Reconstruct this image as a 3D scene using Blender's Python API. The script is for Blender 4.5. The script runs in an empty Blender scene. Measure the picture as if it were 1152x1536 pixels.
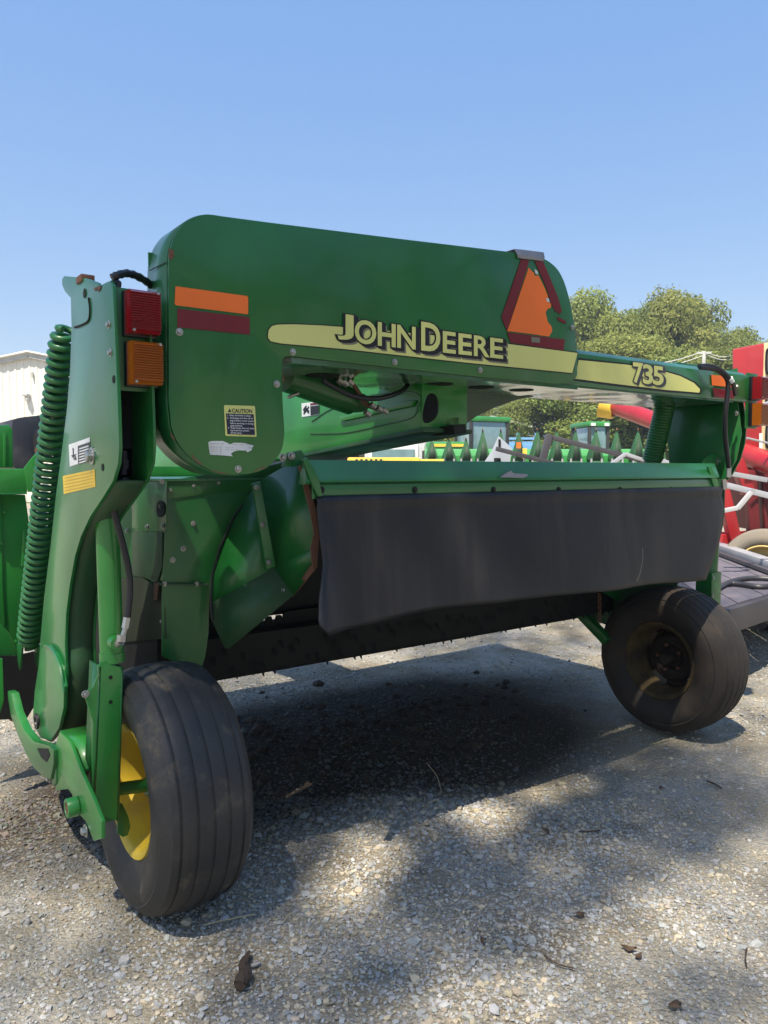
import bpy, bmesh, math, random
import numpy as np
from mathutils import Vector, Matrix
random.seed(7)
rng = np.random.default_rng(7)
sc = bpy.context.scene
col = sc.collection

# ------------------------------------------------------------------ camera
F = 1154.0; EYE = 1.4388; HOR = 704.5
PITCH = math.atan((768 - HOR) / F)
cam = bpy.data.cameras.new('camera'); cam_o = bpy.data.objects.new('camera', cam); col.objects.link(cam_o)
cam.sensor_fit = 'HORIZONTAL'; cam.sensor_width = 36; cam.lens = 36 * F / 1152
cam.clip_start = .05; cam.clip_end = 2000
cam_o.location = (0, 0, EYE); cam_o.rotation_euler = (math.pi / 2 - PITCH, 0, 0)
sc.camera = cam_o
# ------------------------------------------------------------------ sky and sun
SUN = Vector((-.19, -.44, .875)).normalized()
w = bpy.data.worlds.new('World'); sc.world = w; w.use_nodes = True
nt = w.node_tree; nt.nodes.clear()
sky = nt.nodes.new('ShaderNodeTexSky'); sky.sky_type = 'NISHITA'; sky.sun_disc = False
sky.sun_elevation = math.asin(SUN.z); sky.sun_rotation = math.atan2(SUN.x, SUN.y)
sky.air_density = 1.0; sky.dust_density = .35; sky.ozone_density = 3.0; sky.altitude = 0
bg = nt.nodes.new('ShaderNodeBackground'); bg.inputs['Strength'].default_value = .120
wo = nt.nodes.new('ShaderNodeOutputWorld')
sm = nt.nodes.new('ShaderNodeVectorMath'); sm.operation = 'MULTIPLY_ADD'; sm.inputs[1].default_value = (.70, .50, .24); sm.inputs[2].default_value = (.33, 1.05, 2.9)   # sky colour scaled and lifted to flatten its gradient
nt.links.new(sky.outputs[0], sm.inputs[0]); nt.links.new(sm.outputs[0], bg.inputs[0]); nt.links.new(bg.outputs[0], wo.inputs[0])
sl = bpy.data.lights.new('sun', 'SUN'); sl.energy = 5.0; sl.angle = math.radians(.53); sl.color = (1, .90, .75)
so = bpy.data.objects.new('sun', sl); col.objects.link(so)
so.rotation_euler = SUN.to_track_quat('Z', 'Y').to_euler()
sc.view_settings.view_transform = 'Standard'; sc.view_settings.look = 'None'
sc.view_settings.gamma = 1; sc.view_settings.exposure = .92
try: sc.view_settings.use_curve_mapping = False
except Exception: pass

# ------------------------------------------------------------------ frames of reference
TH = .6336; ORG = Vector((-.7291, 2.5207, 0))
U = Vector((math.cos(TH), math.sin(TH), 0)); V = Vector((-math.sin(TH), math.cos(TH), 0))
def mw(p): return ORG + U * p[0] + V * p[1] + Vector((0, 0, p[2]))      # machine frame -> world
def wm(p):
    d = Vector(p) - ORG; return Vector((d.dot(U), d.dot(V), p[2]))
CM = wm((0, 0, EYE))
def _ray(px, py):
    u = (px - 576) / F; v = (768 - py) / F; c, s = math.cos(PITCH), math.sin(PITCH)
    return Vector((u, c + v * s, -s + v * c))
def M(px, py, x=None, y=None, z=None):      # survey: where the sight line meets a known plane of the machine
    d = _ray(px, py); d = Vector((d.dot(U), d.dot(V), d.z))
    t = (x - CM.x) / d.x if x is not None else (y - CM.y) / d.y if y is not None else (z - CM.z) / d.z
    return CM + d * t
def W(px, py, D):                            # survey: point at ground distance D
    d = _ray(px, py); return Vector((0, 0, EYE)) + d * (D / d.y)

# ------------------------------------------------------------------ helpers
def tag(o, label=None, cat=None, group=None, kind=None):
    if label: o['label'] = label
    if cat: o['category'] = cat
    if group: o['group'] = group
    if kind: o['kind'] = kind
    return o
def empty(name, loc, rz=0):
    o = bpy.data.objects.new(name, None); col.objects.link(o); o.location = loc; o.rotation_euler = (0, 0, rz)
    o.empty_display_size = .1
    return o
class MB:
    def __init__(s): s.v = []; s.f = []; s.sm = []
    def add(s, vs, fs, smooth=False):
        b = len(s.v); s.v += [tuple(p) for p in vs]; s.f += [tuple(i + b for i in f) for f in fs]; s.sm += [smooth] * len(fs); return s
    def box(s, c, d, R=None):
        hx, hy, hz = d[0] / 2, d[1] / 2, d[2] / 2; c = Vector(c)
        vs = [Vector((x, y, z)) for x in (-hx, hx) for y in (-hy, hy) for z in (-hz, hz)]
        if R is not None: vs = [R @ v for v in vs]
        return s.add([c + v for v in vs], [(0, 1, 3, 2), (4, 6, 7, 5), (0, 4, 5, 1), (2, 3, 7, 6), (0, 2, 6, 4), (1, 5, 7, 3)])
    def bb(s, x0, x1, y0, y1, z0, z1): return s.box(((x0 + x1) / 2, (y0 + y1) / 2, (z0 + z1) / 2), (abs(x1 - x0), abs(y1 - y0), abs(z1 - z0)))
    def beam(s, a, b, wd, ht, up=(0, 0, 1)):
        a = Vector(a); b = Vector(b); d = (b - a); L = d.length; d.normalize(); up = Vector(up)
        sx = d.cross(up).normalized(); uz = sx.cross(d).normalized()
        R = Matrix((sx, d, uz)).transposed()
        return s.box((a + b) / 2, (wd, L, ht), R)
    def prism(s, pts, off):
        n = len(pts); off = Vector(off); P = [Vector(p) for p in pts]
        s.add(P + [p + off for p in P], [tuple(range(n)), tuple(range(2 * n - 1, n - 1, -1))] + [(i, i + n, (i + 1) % n + n, (i + 1) % n) for i in range(n)])
        return s
    def tube(s, pts, r, n=10, caps=True):
        P = [Vector(p) for p in pts]; m = len(P); rs = r if isinstance(r, (list, tuple)) else [r] * m
        t0 = (P[1] - P[0]).normalized(); a = Vector((0, 0, 1)) if abs(t0.z) < .9 else Vector((1, 0, 0))
        nrm = (a - t0 * a.dot(t0)).normalized(); vs = []
        for i in range(m):
            t = (P[min(i + 1, m - 1)] - P[max(i - 1, 0)]).normalized()
            nrm = (nrm - t * nrm.dot(t)).normalized(); bn = t.cross(nrm)
            for k in range(n):
                q = 2 * math.pi * k / n; vs.append(P[i] + (nrm * math.cos(q) + bn * math.sin(q)) * rs[i])
        fs = [(i * n + k, i * n + (k + 1) % n, (i + 1) * n + (k + 1) % n, (i + 1) * n + k) for i in range(m - 1) for k in range(n)]
        s.add(vs, fs, True)
        if caps: s.add(vs[:n][::-1], [tuple(range(n))]); s.add(vs[-n:], [tuple(range(n))])
        return s
    def lathe(s, prof, c, axis='x', n=48, smooth=True, closed=False):
        c = Vector(c); vs = []; m = len(prof)
        for k in range(n):
            q = 2 * math.pi * k / n; cq, sq = math.cos(q), math.sin(q)
            for a, r in prof:
                vs.append(c + (Vector((a, r * cq, r * sq)) if axis == 'x' else Vector((r * cq, a, r * sq)) if axis == 'y' else Vector((r * cq, r * sq, a))))
        mm = m if closed else m - 1
        fs = [(k * m + i, k * m + (i + 1) % m, ((k + 1) % n) * m + (i + 1) % m, ((k + 1) % n) * m + i) for k in range(n) for i in range(mm)]
        return s.add(vs, fs, smooth)
    def build(s, name, mat, parent=None, bevel=0, sharp=35, solid=0):
        used = sorted({i for f in s.f for i in f}); mp_ = {a: i for i, a in enumerate(used)}; me = bpy.data.meshes.new(name); me.from_pydata([s.v[i] for i in used], [], [tuple(mp_[i] for i in f) for f in s.f]); me.validate()
        if len(s.sm) == len(me.polygons): me.polygons.foreach_set('use_smooth', [True] * len(s.sm))
        bm = bmesh.new(); bm.from_mesh(me); bmesh.ops.recalc_face_normals(bm, faces=bm.faces)
        if solid: pass
        bm.to_mesh(me); bm.free()
        if bevel:
            bm = bmesh.new(); bm.from_mesh(me)
            es = [e for e in bm.edges if len(e.link_faces) == 2 and e.calc_face_angle(0) > .6]
            try: bmesh.ops.bevel(bm, geom=es, offset=bevel, segments=2, profile=.6, affect='EDGES', clamp_overlap=True)
            except Exception as ex: print('bevel', name, ex)
            bm.to_mesh(me); bm.free()
            me.polygons.foreach_set('use_smooth', [True] * len(me.polygons))
        me.set_sharp_from_angle(angle=math.radians(sharp))
        me.materials.append(mat)
        o = bpy.data.objects.new(name, me); col.objects.link(o)
        if parent: o.parent = parent
        if solid:
            md = o.modifiers.new('solid', 'SOLIDIFY'); md.thickness = solid; md.offset = 0
        return o
def crom(pts, n=6, closed=False):
    P = [Vector(p) for p in pts]; out = []; m = len(P)
    rngs = range(m if closed else m - 1)
    for i in rngs:
        p0 = P[(i - 1) % m] if closed or i > 0 else P[0] * 2 - P[1]; p1 = P[i]; p2 = P[(i + 1) % m]
        p3 = P[(i + 2) % m] if closed or i + 2 < m else P[-1] * 2 - P[-2]
        for k in range(n):
            t = k / n
            out.append(.5 * ((2 * p1) + (p2 - p0) * t + (2 * p0 - 5 * p1 + 4 * p2 - p3) * t * t + (3 * p1 - p0 - 3 * p2 + p3) * t ** 3))
    if not closed: out.append(P[-1])
    return out
def pl(pts, **k): return [M(a, b, **k) for a, b in pts]

# ------------------------------------------------------------------ materials
def mat(name, base, rough=.5, metal=0, coat=0, coat_rough=.1, dust=0, dustcol=(.30, .24, .16), dscale=6, var=.12, bump=0, bscale=40,
        spec=.5, wave=0, streak=None, emit=None, trans=0, alpha=1, dthr=.5):
    m = bpy.data.materials.new(name); m.use_nodes = True; n = m.node_tree.nodes; l = m.node_tree.links
    b = n['Principled BSDF']; b.inputs['Roughness'].default_value = rough; b.inputs['Metallic'].default_value = metal
    b.inputs['Coat Weight'].default_value = coat; b.inputs['Coat Roughness'].default_value = coat_rough
    b.inputs['Specular IOR Level'].default_value = spec; b.inputs['Transmission Weight'].default_value = trans
    tc = n.new('ShaderNodeTexCoord'); co = tc.outputs['Object']
    def noise(sc_, det=4, rg=.6, vec=None):
        x = n.new('ShaderNodeTexNoise'); x.inputs['Scale'].default_value = sc_; x.inputs['Detail'].default_value = det
        x.inputs['Roughness'].default_value = rg; l.new(vec or co, x.inputs['Vector']); return x
    def ramp(src, a, c):
        r = n.new('ShaderNodeMapRange'); r.inputs[1].default_value = a; r.inputs[2].default_value = c; l.new(src, r.inputs[0]); return r.outputs[0]
    def mix(fac, a, c):
        x = n.new('ShaderNodeMix'); x.data_type = 'RGBA'
        if hasattr(fac, 'is_linked') or hasattr(fac, 'node'): l.new(fac, x.inputs['Factor'])
        else: x.inputs['Factor'].default_value = fac
        for s_, i in ((a, 'A'), (c, 'B')):
            sock = [q for q in x.inputs if q.name == i and q.type == 'RGBA'][0]
            if isinstance(s_, tuple): sock.default_value = (*s_[:3], 1)
            else: l.new(s_, sock)
        return [q for q in x.outputs if q.type == 'RGBA'][0]
    nv = noise(2.3, 5); lo = tuple(c * (1 - var) for c in base); hi = tuple(min(1, c * (1 + var)) for c in base)
    c = mix(ramp(nv.outputs['Fac'], .35, .65), lo, hi); r_sock = None
    if streak:
        mp = n.new('ShaderNodeMapping'); mp.inputs['Scale'].default_value = streak[1]; l.new(co, mp.inputs[0])
        ns = noise(1, 6, .65, mp.outputs[0])
        c = mix(ramp(ns.outputs['Fac'], streak[2], streak[3]), c, streak[0])
    if dust:
        nd = noise(dscale, 8, .68); f = ramp(nd.outputs['Fac'], dthr, dthr + .28)
        mu = n.new('ShaderNodeMath'); mu.operation = 'MULTIPLY'; l.new(f, mu.inputs[0]); mu.inputs[1].default_value = dust
        c = mix(mu.outputs[0], c, dustcol)
        ra = n.new('ShaderNodeMath'); ra.operation = 'MULTIPLY_ADD'; l.new(mu.outputs[0], ra.inputs[0]); ra.inputs[1].default_value = .6; ra.inputs[2].default_value = rough; ra.use_clamp = True
        l.new(ra.outputs[0], b.inputs['Roughness'])
        if coat:
            cw = n.new('ShaderNodeMath'); cw.operation = 'MULTIPLY_ADD'; l.new(mu.outputs[0], cw.inputs[0]); cw.inputs[1].default_value = -coat; cw.inputs[2].default_value = coat; cw.use_clamp = True
            l.new(cw.outputs[0], b.inputs['Coat Weight'])
    l.new(c, b.inputs['Base Color'])
    if bump or wave:
        bp = n.new('ShaderNodeBump'); 
        nb = noise(bscale if bump else 1.4, 6 if bump else 2); l.new(nb.outputs['Fac'], bp.inputs['Height'])
        bp.inputs['Strength'].default_value = 1; bp.inputs['Distance'].default_value = bump if bump else wave
        l.new(bp.outputs[0], b.inputs['Normal'])
        if coat: l.new(bp.outputs[0], b.inputs['Coat Normal'])
    return m
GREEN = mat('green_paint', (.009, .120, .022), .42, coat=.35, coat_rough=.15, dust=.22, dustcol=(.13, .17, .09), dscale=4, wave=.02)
GHOOD = mat('green_hood_paint', (.007, .115, .016), .36, coat=.38, coat_rough=.14, dust=.25, dustcol=(.03, .12, .035), dscale=3, wave=.05, streak=((.030, .14, .045), (14, 14, .9), .58, .95))
GDIRT = mat('dusty_green_paint', (.012, .075, .024), .55, coat=.1, dust=.6, dustcol=(.09, .09, .055), dscale=3.5, dthr=.42)
GLEG = mat('polished_green_paint', (.011, .150, .034), .32, coat=.35, coat_rough=.1, dust=.12, dustcol=(.04, .16, .06), dscale=5, wave=.015)
GBRT = mat('sunlit_green_paint', (.022, .21, .032), .4, coat=.4, dust=.2, dustcol=(.12,.16,.06), dscale=4)  # lighter copy of the green; sunlight on these parts is in the colour
GTOP = mat('faded_green_paint', (.012, .13, .034), .34, coat=.6, coat_rough=.2, dust=.3, dustcol=(.09, .15, .11), dscale=5)
YEL = mat('yellow_rim_paint', (.62, .44, .03), .5, dust=.6, dustcol=(.30, .22, .12), dscale=7)
YDARK = mat('dirty_shaded_rim_paint', (.085, .058, .014), .6, dust=.95, dustcol=(.035, .024, .016), dscale=7, dthr=.35)  # dark copy of the rim yellow; the far wheel's shade is painted in
HUBDARK = mat('grimy_shaded_hub', (.022, .015, .010), .8, dust=.6, dustcol=(.05, .03, .018), dscale=14)  # far disc and hub coloured dark brown for the shade there
DECY = mat('yellow_decal', (.62, .62, .20), .4, coat=.2, var=.05)
ORG_ = mat('orange_reflector', (.85, .16, .015), .5, var=.05)
MAR = mat('dark_red_reflector', (.16, .008, .016), .35, var=.08)
BLK = mat('black_print', (.006, .006, .010), .4)
GREYP = mat('grey_print', (.18, .17, .12), .5)
NAVY = mat('navy_print', (.008, .010, .035), .4)
WHT = mat('white_print', (.75, .76, .75), .5, var=.05)
STK = mat('worn_white_sticker', (.55, .57, .58), .5, dust=.3, dscale=30)
RUB = mat('tyre_rubber', (.028, .028, .029), .55, dust=.95, dustcol=(.19, .155, .105), dscale=11, bump=.002, bscale=60, dthr=.55, streak=((.075, .063, .048), (.5, 3, 3), .48, .75))
RUB2 = mat('brown_dusty_tyre_rubber', (.024, .020, .017), .7, dust=.7, dustcol=(.085, .060, .042), dscale=5, bump=.002, bscale=60, dthr=.46)
CUR = mat('black_rubber_sheet', (.008, .010, .015), .46, spec=.42, dust=.25, dustcol=(.045, .038, .034), dscale=2.5, dthr=.45, bump=.003, bscale=5,
          streak=((.050, .041, .038), (4.5, 4.5, .35), .50, .86))
HOSE = mat('black_hose', (.010, .010, .014), .42)
DARK = mat('black_steel_and_shade', (.006, .007, .006), .8, dust=.3, dustcol=(.02, .018, .012))  # near-black steel; recess and underside sheets carry their shade in it
STEEL = mat('zinc_steel', (.42, .42, .40), .38, metal=.9, dust=.4, dscale=40, dustcol=(.2, .17, .12))
RUST = mat('rusty_steel', (.16, .075, .045), .8, dust=.5, dustcol=(.08, .03, .02), dscale=30, bump=.002)
TAPE = mat('silver_tape', (.24, .25, .30), .35, metal=.3, bump=.004, bscale=60)
REDL = mat('red_lens', (.42, .008, .02), .14, coat=.2, coat_rough=.1, var=.1, trans=.5)
AMBL = mat('amber_lens', (.62, .17, .012), .14, coat=.2, coat_rough=.1, var=.1, trans=.5)
GUARD = mat('grey_plastic_guard', (.045, .045, .06), .55, dust=.4, dustcol=(.2, .19, .2))
SHINY = mat('glossy_green_painted_reflection', (.04, .13, .065), .22, coat=1, dust=.5, dustcol=(.14, .19, .14), dscale=4, wave=.03)  # pale dust tone stands in for lit ground mirrored underneath

# ==================================================================== GROUND
def ground_mat():
    m = bpy.data.materials.new('gravel_ground'); m.use_nodes = True; n = m.node_tree.nodes; l = m.node_tree.links; b = n['Principled BSDF']
    tc = n.new('ShaderNodeTexCoord'); co = tc.outputs['Object']
    def noise(s, d=6, r=.6):
        x = n.new('ShaderNodeTexNoise'); x.inputs['Scale'].default_value = s; x.inputs['Detail'].default_value = d; x.inputs['Roughness'].default_value = r; l.new(co, x.inputs[0]); return x.outputs['Fac']
    def cr(src, *st):
        r = n.new('ShaderNodeValToRGB'); e = r.color_ramp.elements
        e[0].position, e[0].color = st[0][0], (*st[0][1], 1); e[1].position, e[1].color = st[-1][0], (*st[-1][1], 1)
        for p, c in st[1:-1]: q = e.new(p); q.color = (*c, 1)
        l.new(src, r.inputs[0]); return r.outputs[0]
    vo = n.new('ShaderNodeTexVoronoi'); vo.inputs['Scale'].default_value = 75; l.new(co, vo.inputs[0])
    stone = cr(vo.outputs['Color'], (0, (.24, .24, .235)), (.5, (.38, .37, .34)), (1, (.52, .48, .40)))
    soil = cr(noise(1.6), (.35, (.20, .17, .125)), (.55, (.34, .30, .22)), (.7, (.40, .365, .29)))
    mx = n.new('ShaderNodeMix'); mx.data_type = 'RGBA'
    l.new(cr(noise(2.1, 8, .7), (.42, (0, 0, 0)), (.6, (.8, .8, .8))), mx.inputs['Factor'])
    A = [q for q in mx.inputs if q.type == 'RGBA']; l.new(soil, A[0]); l.new(stone, A[1])
    at = n.new('ShaderNodeAttribute'); at.attribute_name = 'soil'  # ground darkening under the machine: chaff and painted shade
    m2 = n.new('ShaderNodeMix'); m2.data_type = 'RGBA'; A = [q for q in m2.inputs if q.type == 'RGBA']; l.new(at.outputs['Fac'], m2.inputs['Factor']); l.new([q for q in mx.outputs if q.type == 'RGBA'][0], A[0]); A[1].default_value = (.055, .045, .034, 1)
    l.new([q for q in m2.outputs if q.type == 'RGBA'][0], b.inputs['Base Color'])
    b.inputs['Roughness'].default_value = .95; b.inputs['Specular IOR Level'].default_value = .2
    ad = n.new('ShaderNodeMath'); ad.operation = 'MULTIPLY_ADD'; l.new(vo.outputs['Distance'], ad.inputs[0]); ad.inputs[1].default_value = -.8; l.new(noise(120, 5), ad.inputs[2])
    bp = n.new('ShaderNodeBump'); bp.inputs['Distance'].default_value = .012; l.new(ad.outputs[0], bp.inputs['Height']); l.new(bp.outputs[0], b.inputs['Normal'])
    return m
GM = ground_mat()
def fbm(x, y, s, seed=0):
    r = np.random.default_rng(seed); v = np.zeros_like(x)
    for k in range(9):
        a = r.uniform(0, 6.28); f = s * r.uniform(.5, 2.4); v += np.sin((x * math.cos(a) + y * math.sin(a)) * f + r.uniform(0, 6.28)) / (f / s) ** .7
    return v / 4
def gz(x, y): return .012 * fbm(x, y, 2.2, 3) + .006 * fbm(x, y, 7, 4) - .004
def chaff_shade_mask(u, v, x, y):      # spilled chaff, plus the machine's shade deepened in the ground colour
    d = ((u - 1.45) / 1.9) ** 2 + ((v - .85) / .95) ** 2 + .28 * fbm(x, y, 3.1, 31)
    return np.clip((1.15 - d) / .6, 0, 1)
def grid_ground():
    xs = np.concatenate([[-600, -80, -20], np.linspace(-6, 9, 251), [25, 90, 600]]); ys = np.concatenate([[-600, -60, -12], np.linspace(-1, 13, 235), [25, 90, 1200]])
    X, Y = np.meshgrid(xs, ys); ins = (abs(X) < 9.1) & (Y > -1.1) & (Y < 13.1)
    Z = np.where(ins, gz(X, Y), 0)
    nx = len(xs); vs = np.stack([X, Y, Z], -1).reshape(-1, 3)
    fs = [(j * nx + i, j * nx + i + 1, (j + 1) * nx + i + 1, (j + 1) * nx + i) for j in range(len(ys) - 1) for i in range(nx - 1)]
    b = MB(); b.v = [tuple(v) for v in vs]; b.f = fs; b.sm = [True] * len(fs)
    o = b.build('gravel_ground', GM, sharp=80); tag(o, kind='structure')
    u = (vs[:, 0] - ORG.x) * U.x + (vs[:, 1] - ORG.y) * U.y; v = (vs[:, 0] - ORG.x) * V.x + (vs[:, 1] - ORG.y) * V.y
    at = o.data.attributes.new('soil', 'FLOAT', 'POINT'); at.data.foreach_set('value', chaff_shade_mask(u, v, vs[:, 0], vs[:, 1]).astype(np.float32))  # stores the chaff and painted shade under the machine
grid_ground()
GRASS = mat('grass_field', (.10, .13, .035), .9, var=.4, dust=.5, dustcol=(.2, .18, .08), dscale=.4)
g = MB(); g.add([(-300, 33, .02), (300, 33, .02), (300, 900, .02), (-300, 900, .02)], [(0, 1, 2, 3)]); tag(g.build('grass_field', GRASS), kind='structure')

# --- loose stones: one joined mass
def stones():
    ico = bmesh.new(); bmesh.ops.create_icosphere(ico, subdivisions=1, radius=1)
    iv = np.array([v.co[:] for v in ico.verts]); it = np.array([[v.index for v in f.verts] for f in ico.faces]); ico.free()
    ov = np.array([(1, 0, 0), (0, 1, 0), (-1, 0, 0), (0, -1, 0), (0, 0, 1), (0, 0, -1)], float)
    ot = np.array([(0, 1, 4), (1, 2, 4), (2, 3, 4), (3, 0, 4), (1, 0, 5), (2, 1, 5), (3, 2, 5), (0, 3, 5)])
    sets = []
    def batch(n, y0, y1, rmin, rmean, bv, bt):
        yy = np.sqrt(rng.uniform(y0 ** 2, y1 ** 2, n)); xx = rng.uniform(-1, 1, n) * (.56 * yy + .35)
        dens = fbm(xx, yy, 2.4, 11) * .8 + .35 * fbm(xx, yy, 8, 12)
        keep = rng.random(n) < np.clip(.72 + .45 * dens - .12 * np.clip(xx - .4, 0, 1.2) * (yy < 3), .22, 1)
        xx, yy, dens = xx[keep], yy[keep], dens[keep]; n = len(xx)
        r = rmin + rng.gamma(1.5, rmean / 1.5, n) * np.clip(1 + .4 * dens - .25 * np.clip(xx, 0, 1), .5, 1.6)
        r = np.clip(r, rmin, .021)
        nv = len(bv)
        variants = np.stack([np.clip(bv * (1 + rng.uniform(-.45, .45, (nv, 1))), *(-rng.uniform(.45, .95), rng.uniform(.45, .95))) for _ in range(40)])
        P = variants[rng.integers(0, 40, n)]
        sc_ = np.stack([rng.uniform(.8, 1.35, n), rng.uniform(.7, 1.1, n), rng.uniform(.4, .8, n)], -1) * r[:, None]
        P = P * sc_[:, None, :]
        a = rng.uniform(0, 6.28, n); t = rng.normal(0, .35, n)
        c, s = np.cos(t)[:, None], np.sin(t)[:, None]
        P = np.stack([P[..., 0], P[..., 1] * c - P[..., 2] * s, P[..., 1] * s + P[..., 2] * c], -1)
        c, s = np.cos(a)[:, None], np.sin(a)[:, None]
        P = np.stack([P[..., 0] * c - P[..., 1] * s, P[..., 0] * s + P[..., 1] * c, P[..., 2]], -1)
        z = gz(xx, yy) + r * rng.uniform(-.05, .45, n)
        P += np.stack([xx, yy, z], -1)[:, None, :]
        tan = np.clip(.26 + .45 * fbm(xx, yy, 1.7, 21) + .12 * np.clip(xx, -1, 1.5), .06, .85)
        k = rng.random(n); g_ = rng.uniform(.68, 1.15, n)[:, None]; dark = np.array([(Vector((a_, b_, 0)) - ORG).dot(V) for a_, b_ in zip(xx, yy)]); dx_ = np.array([(Vector((a_, b_, 0)) - ORG).dot(U) for a_, b_ in zip(xx, yy)]); lit = chaff_shade_mask(dx_, dark, xx, yy)[:, None]; g_ = g_ * (1 - .72 * lit) * (1 - .22 * np.clip(fbm(xx, yy, 1.1, 41) + .1, 0, 1))[:, None]  # stones under the machine darkened by the same chaff and shade mask
        pal = np.where((k < tan)[:, None], np.array([.46, .40, .30]), np.where((k < tan + .5)[:, None], np.array([.375, .38, .37]), np.array([.46, .455, .43])))
        cc = np.clip(pal * g_ + rng.normal(0, .006, (n, 3)), .03, .7)
        sets.append((P.reshape(-1, 3), (bt[None] + (np.arange(n) * nv)[:, None, None]).reshape(-1, 3), np.repeat(cc, len(bt), 0)))
    batch(76000, 1.55, 3.3, .0022, .0029, iv, it)
    batch(3000, 1.6, 4.4, .007, .0042, iv, it)
    batch(52000, 3.2, 5.6, .0038, .0042, ov, ot)
    batch(36000, 5.5, 12, .009, .008, ov, ot)
    v = np.concatenate([s[0] for s in sets]); cc = np.concatenate([s[2] for s in sets]); tl = []; off = 0
    for s in sets: tl.append(s[1] + off); off += len(s[0])
    t = np.concatenate(tl).astype(np.int32); nt_ = len(t)
    me = bpy.data.meshes.new('loose_gravel'); me.vertices.add(len(v)); me.vertices.foreach_set('co', v.astype(np.float32).ravel())
    me.loops.add(nt_ * 3); me.loops.foreach_set('vertex_index', t.ravel()); me.polygons.add(nt_)
    me.polygons.foreach_set('loop_start', np.arange(0, nt_ * 3, 3, dtype=np.int32)); me.update(calc_edges=True); me.polygons.foreach_set('use_smooth', [False] * nt_)
    at = me.attributes.new('stone_colour', 'FLOAT_COLOR', 'FACE'); at.data.foreach_set('color', np.concatenate([cc, np.ones((nt_, 1))], 1).astype(np.float32).ravel())
    m = bpy.data.materials.new('crushed_stone'); m.use_nodes = True; n = m.node_tree.nodes; l = m.node_tree.links; b = n['Principled BSDF']
    a = n.new('ShaderNodeAttribute'); a.attribute_name = 'stone_colour'
    tc = n.new('ShaderNodeTexCoord'); no = n.new('ShaderNodeTexNoise'); no.inputs['Scale'].default_value = 90; no.inputs['Detail'].default_value = 5; l.new(tc.outputs['Object'], no.inputs[0])
    mr = n.new('ShaderNodeMapRange'); mr.inputs[3].default_value = .7; mr.inputs[4].default_value = 1.3; l.new(no.outputs['Fac'], mr.inputs[0])
    vm = n.new('ShaderNodeVectorMath'); vm.operation = 'SCALE'; l.new(a.outputs['Color'], vm.inputs[0]); l.new(mr.outputs[0], vm.inputs['Scale']); l.new(vm.outputs[0], b.inputs['Base Color'])
    b.inputs['Roughness'].default_value = .9; b.inputs['Specular IOR Level'].default_value = .25
    me.materials.append(m); o = bpy.data.objects.new('loose_gravel', me); col.objects.link(o)
    tag(o, 'loose crushed grey and tan gravel covering the yard', 'gravel', kind='stuff')
    print('stones', nt_)
stones()

# ==================================================================== MACHINE
root = empty('mower_conditioner', ORG, TH)
tag(root, 'large green pull-type mower conditioner with yellow decal stripe, black rubber curtain and two ribbed tyres', 'mower conditioner')
HY = -.35
# ---- hood
def cp(pts, n=5): return [(p.x, p.y) for p in crom([Vector((a_, b_, 0)) for a_, b_ in pts], n)]
hood_px = ([(253, 560)] + cp([(253, 402), (255, 376), (264, 350), (281, 331), (307, 321.5), (340, 325)]) + [(400, 333), (600, 358)] + cp([(788, 380.5), (812, 386), (832, 399), (844, 417), (853, 444), (860, 478), (866, 530)])
           + [(866, 562)] + cp([(864, 567), (852, 573), (838, 576)], 3) + [(720, 565.5), (560, 548)] + cp([(446, 535), (430, 534.5), (424, 540), (423, 556)], 4) + [(424, 600)] + cp([(427, 650), (423, 674), (411, 692), (392, 706), (362, 712), (330, 710), (302, 698), (280, 680), (265, 661), (257, 640)], 4) + [(253, 600)])
hp = pl(hood_px, y=HY)
hood = MB().prism(hp, (0, .012, 0)).build('hood', GHOOD, root, bevel=.002, sharp=30)
# hood wrap: strip running forward from the outline
def strip(pts, off):
    b = MB(); n = len(pts); off = Vector(off)
    return b.add([Vector(p) for p in pts] + [Vector(p) + off for p in pts], [(i, i + 1, n + i + 1, n + i) for i in range(n - 1)], True)
def wrap(pts, dy): return strip(pts, (0, dy, 0))
lw = [p + Vector((0, .0125, 0)) for p in (hp[-22:] + hp[:40])]
o = wrap(lw, .155).build('hood_side_strip', GTOP, root, sharp=40, solid=.004)
MB().bb(-.098, -.02, -.19, -.186, 1.56, 2.08).build('hood_end_plate', GREEN, root)
# seam on the side strip
MB().add([M(224, 405, x=-.1035), M(250, 392, x=-.1035), M(250, 394, x=-.1035), M(224, 407, x=-.1035)], [(0, 1, 2, 3)]).build('seam', DARK, hood)

# ---- flat print helper (a decal in a plane of constant y, slightly proud)
def decal(name, px, matl, y, th=.0012, parent=hood):
    P = pl(px, y=y); return MB().prism(P, (0, -th, 0)).build(name, matl, parent)
decal('orange_reflector', [(263, 431), (264, 429.5), (370, 444), (372, 446), (372, 470), (371, 471.5), (264, 458), (262, 456)], ORG_, HY - .001)
decal('dark_red_reflector', [(266, 463), (374, 476), (374.5, 502), (266, 491)], MAR, HY - .001)
# stripe
st_top = [(402, 502), (403, 495), (408, 489), (416, 487), (440, 486.5), (480, 488), (560, 494), (650, 503), (754, 515), (866, 529.5)]
st_bot = [(858, 559.5), (700, 544), (520, 524), (420, 515), (406, 512), (402, 507)]
def grow(P, d):
    cx = sum(p[0] for p in P) / len(P); n = len(P); out = []
    for i in range(n):
        a = Vector(P[i - 1]); b = Vector(P[i]); c = Vector(P[(i + 1) % n])
        t = (c - a).normalized(); out.append((b.x + t.y * d, b.y - t.x * d))
    return out
stp = st_top + st_bot
decal('stripe_outline', [(min(a, 867), b) for a, b in grow(stp, 1.6)], BLK, HY - .0006)
decal('yellow_stripe', stp, DECY, HY - .0020)

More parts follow.
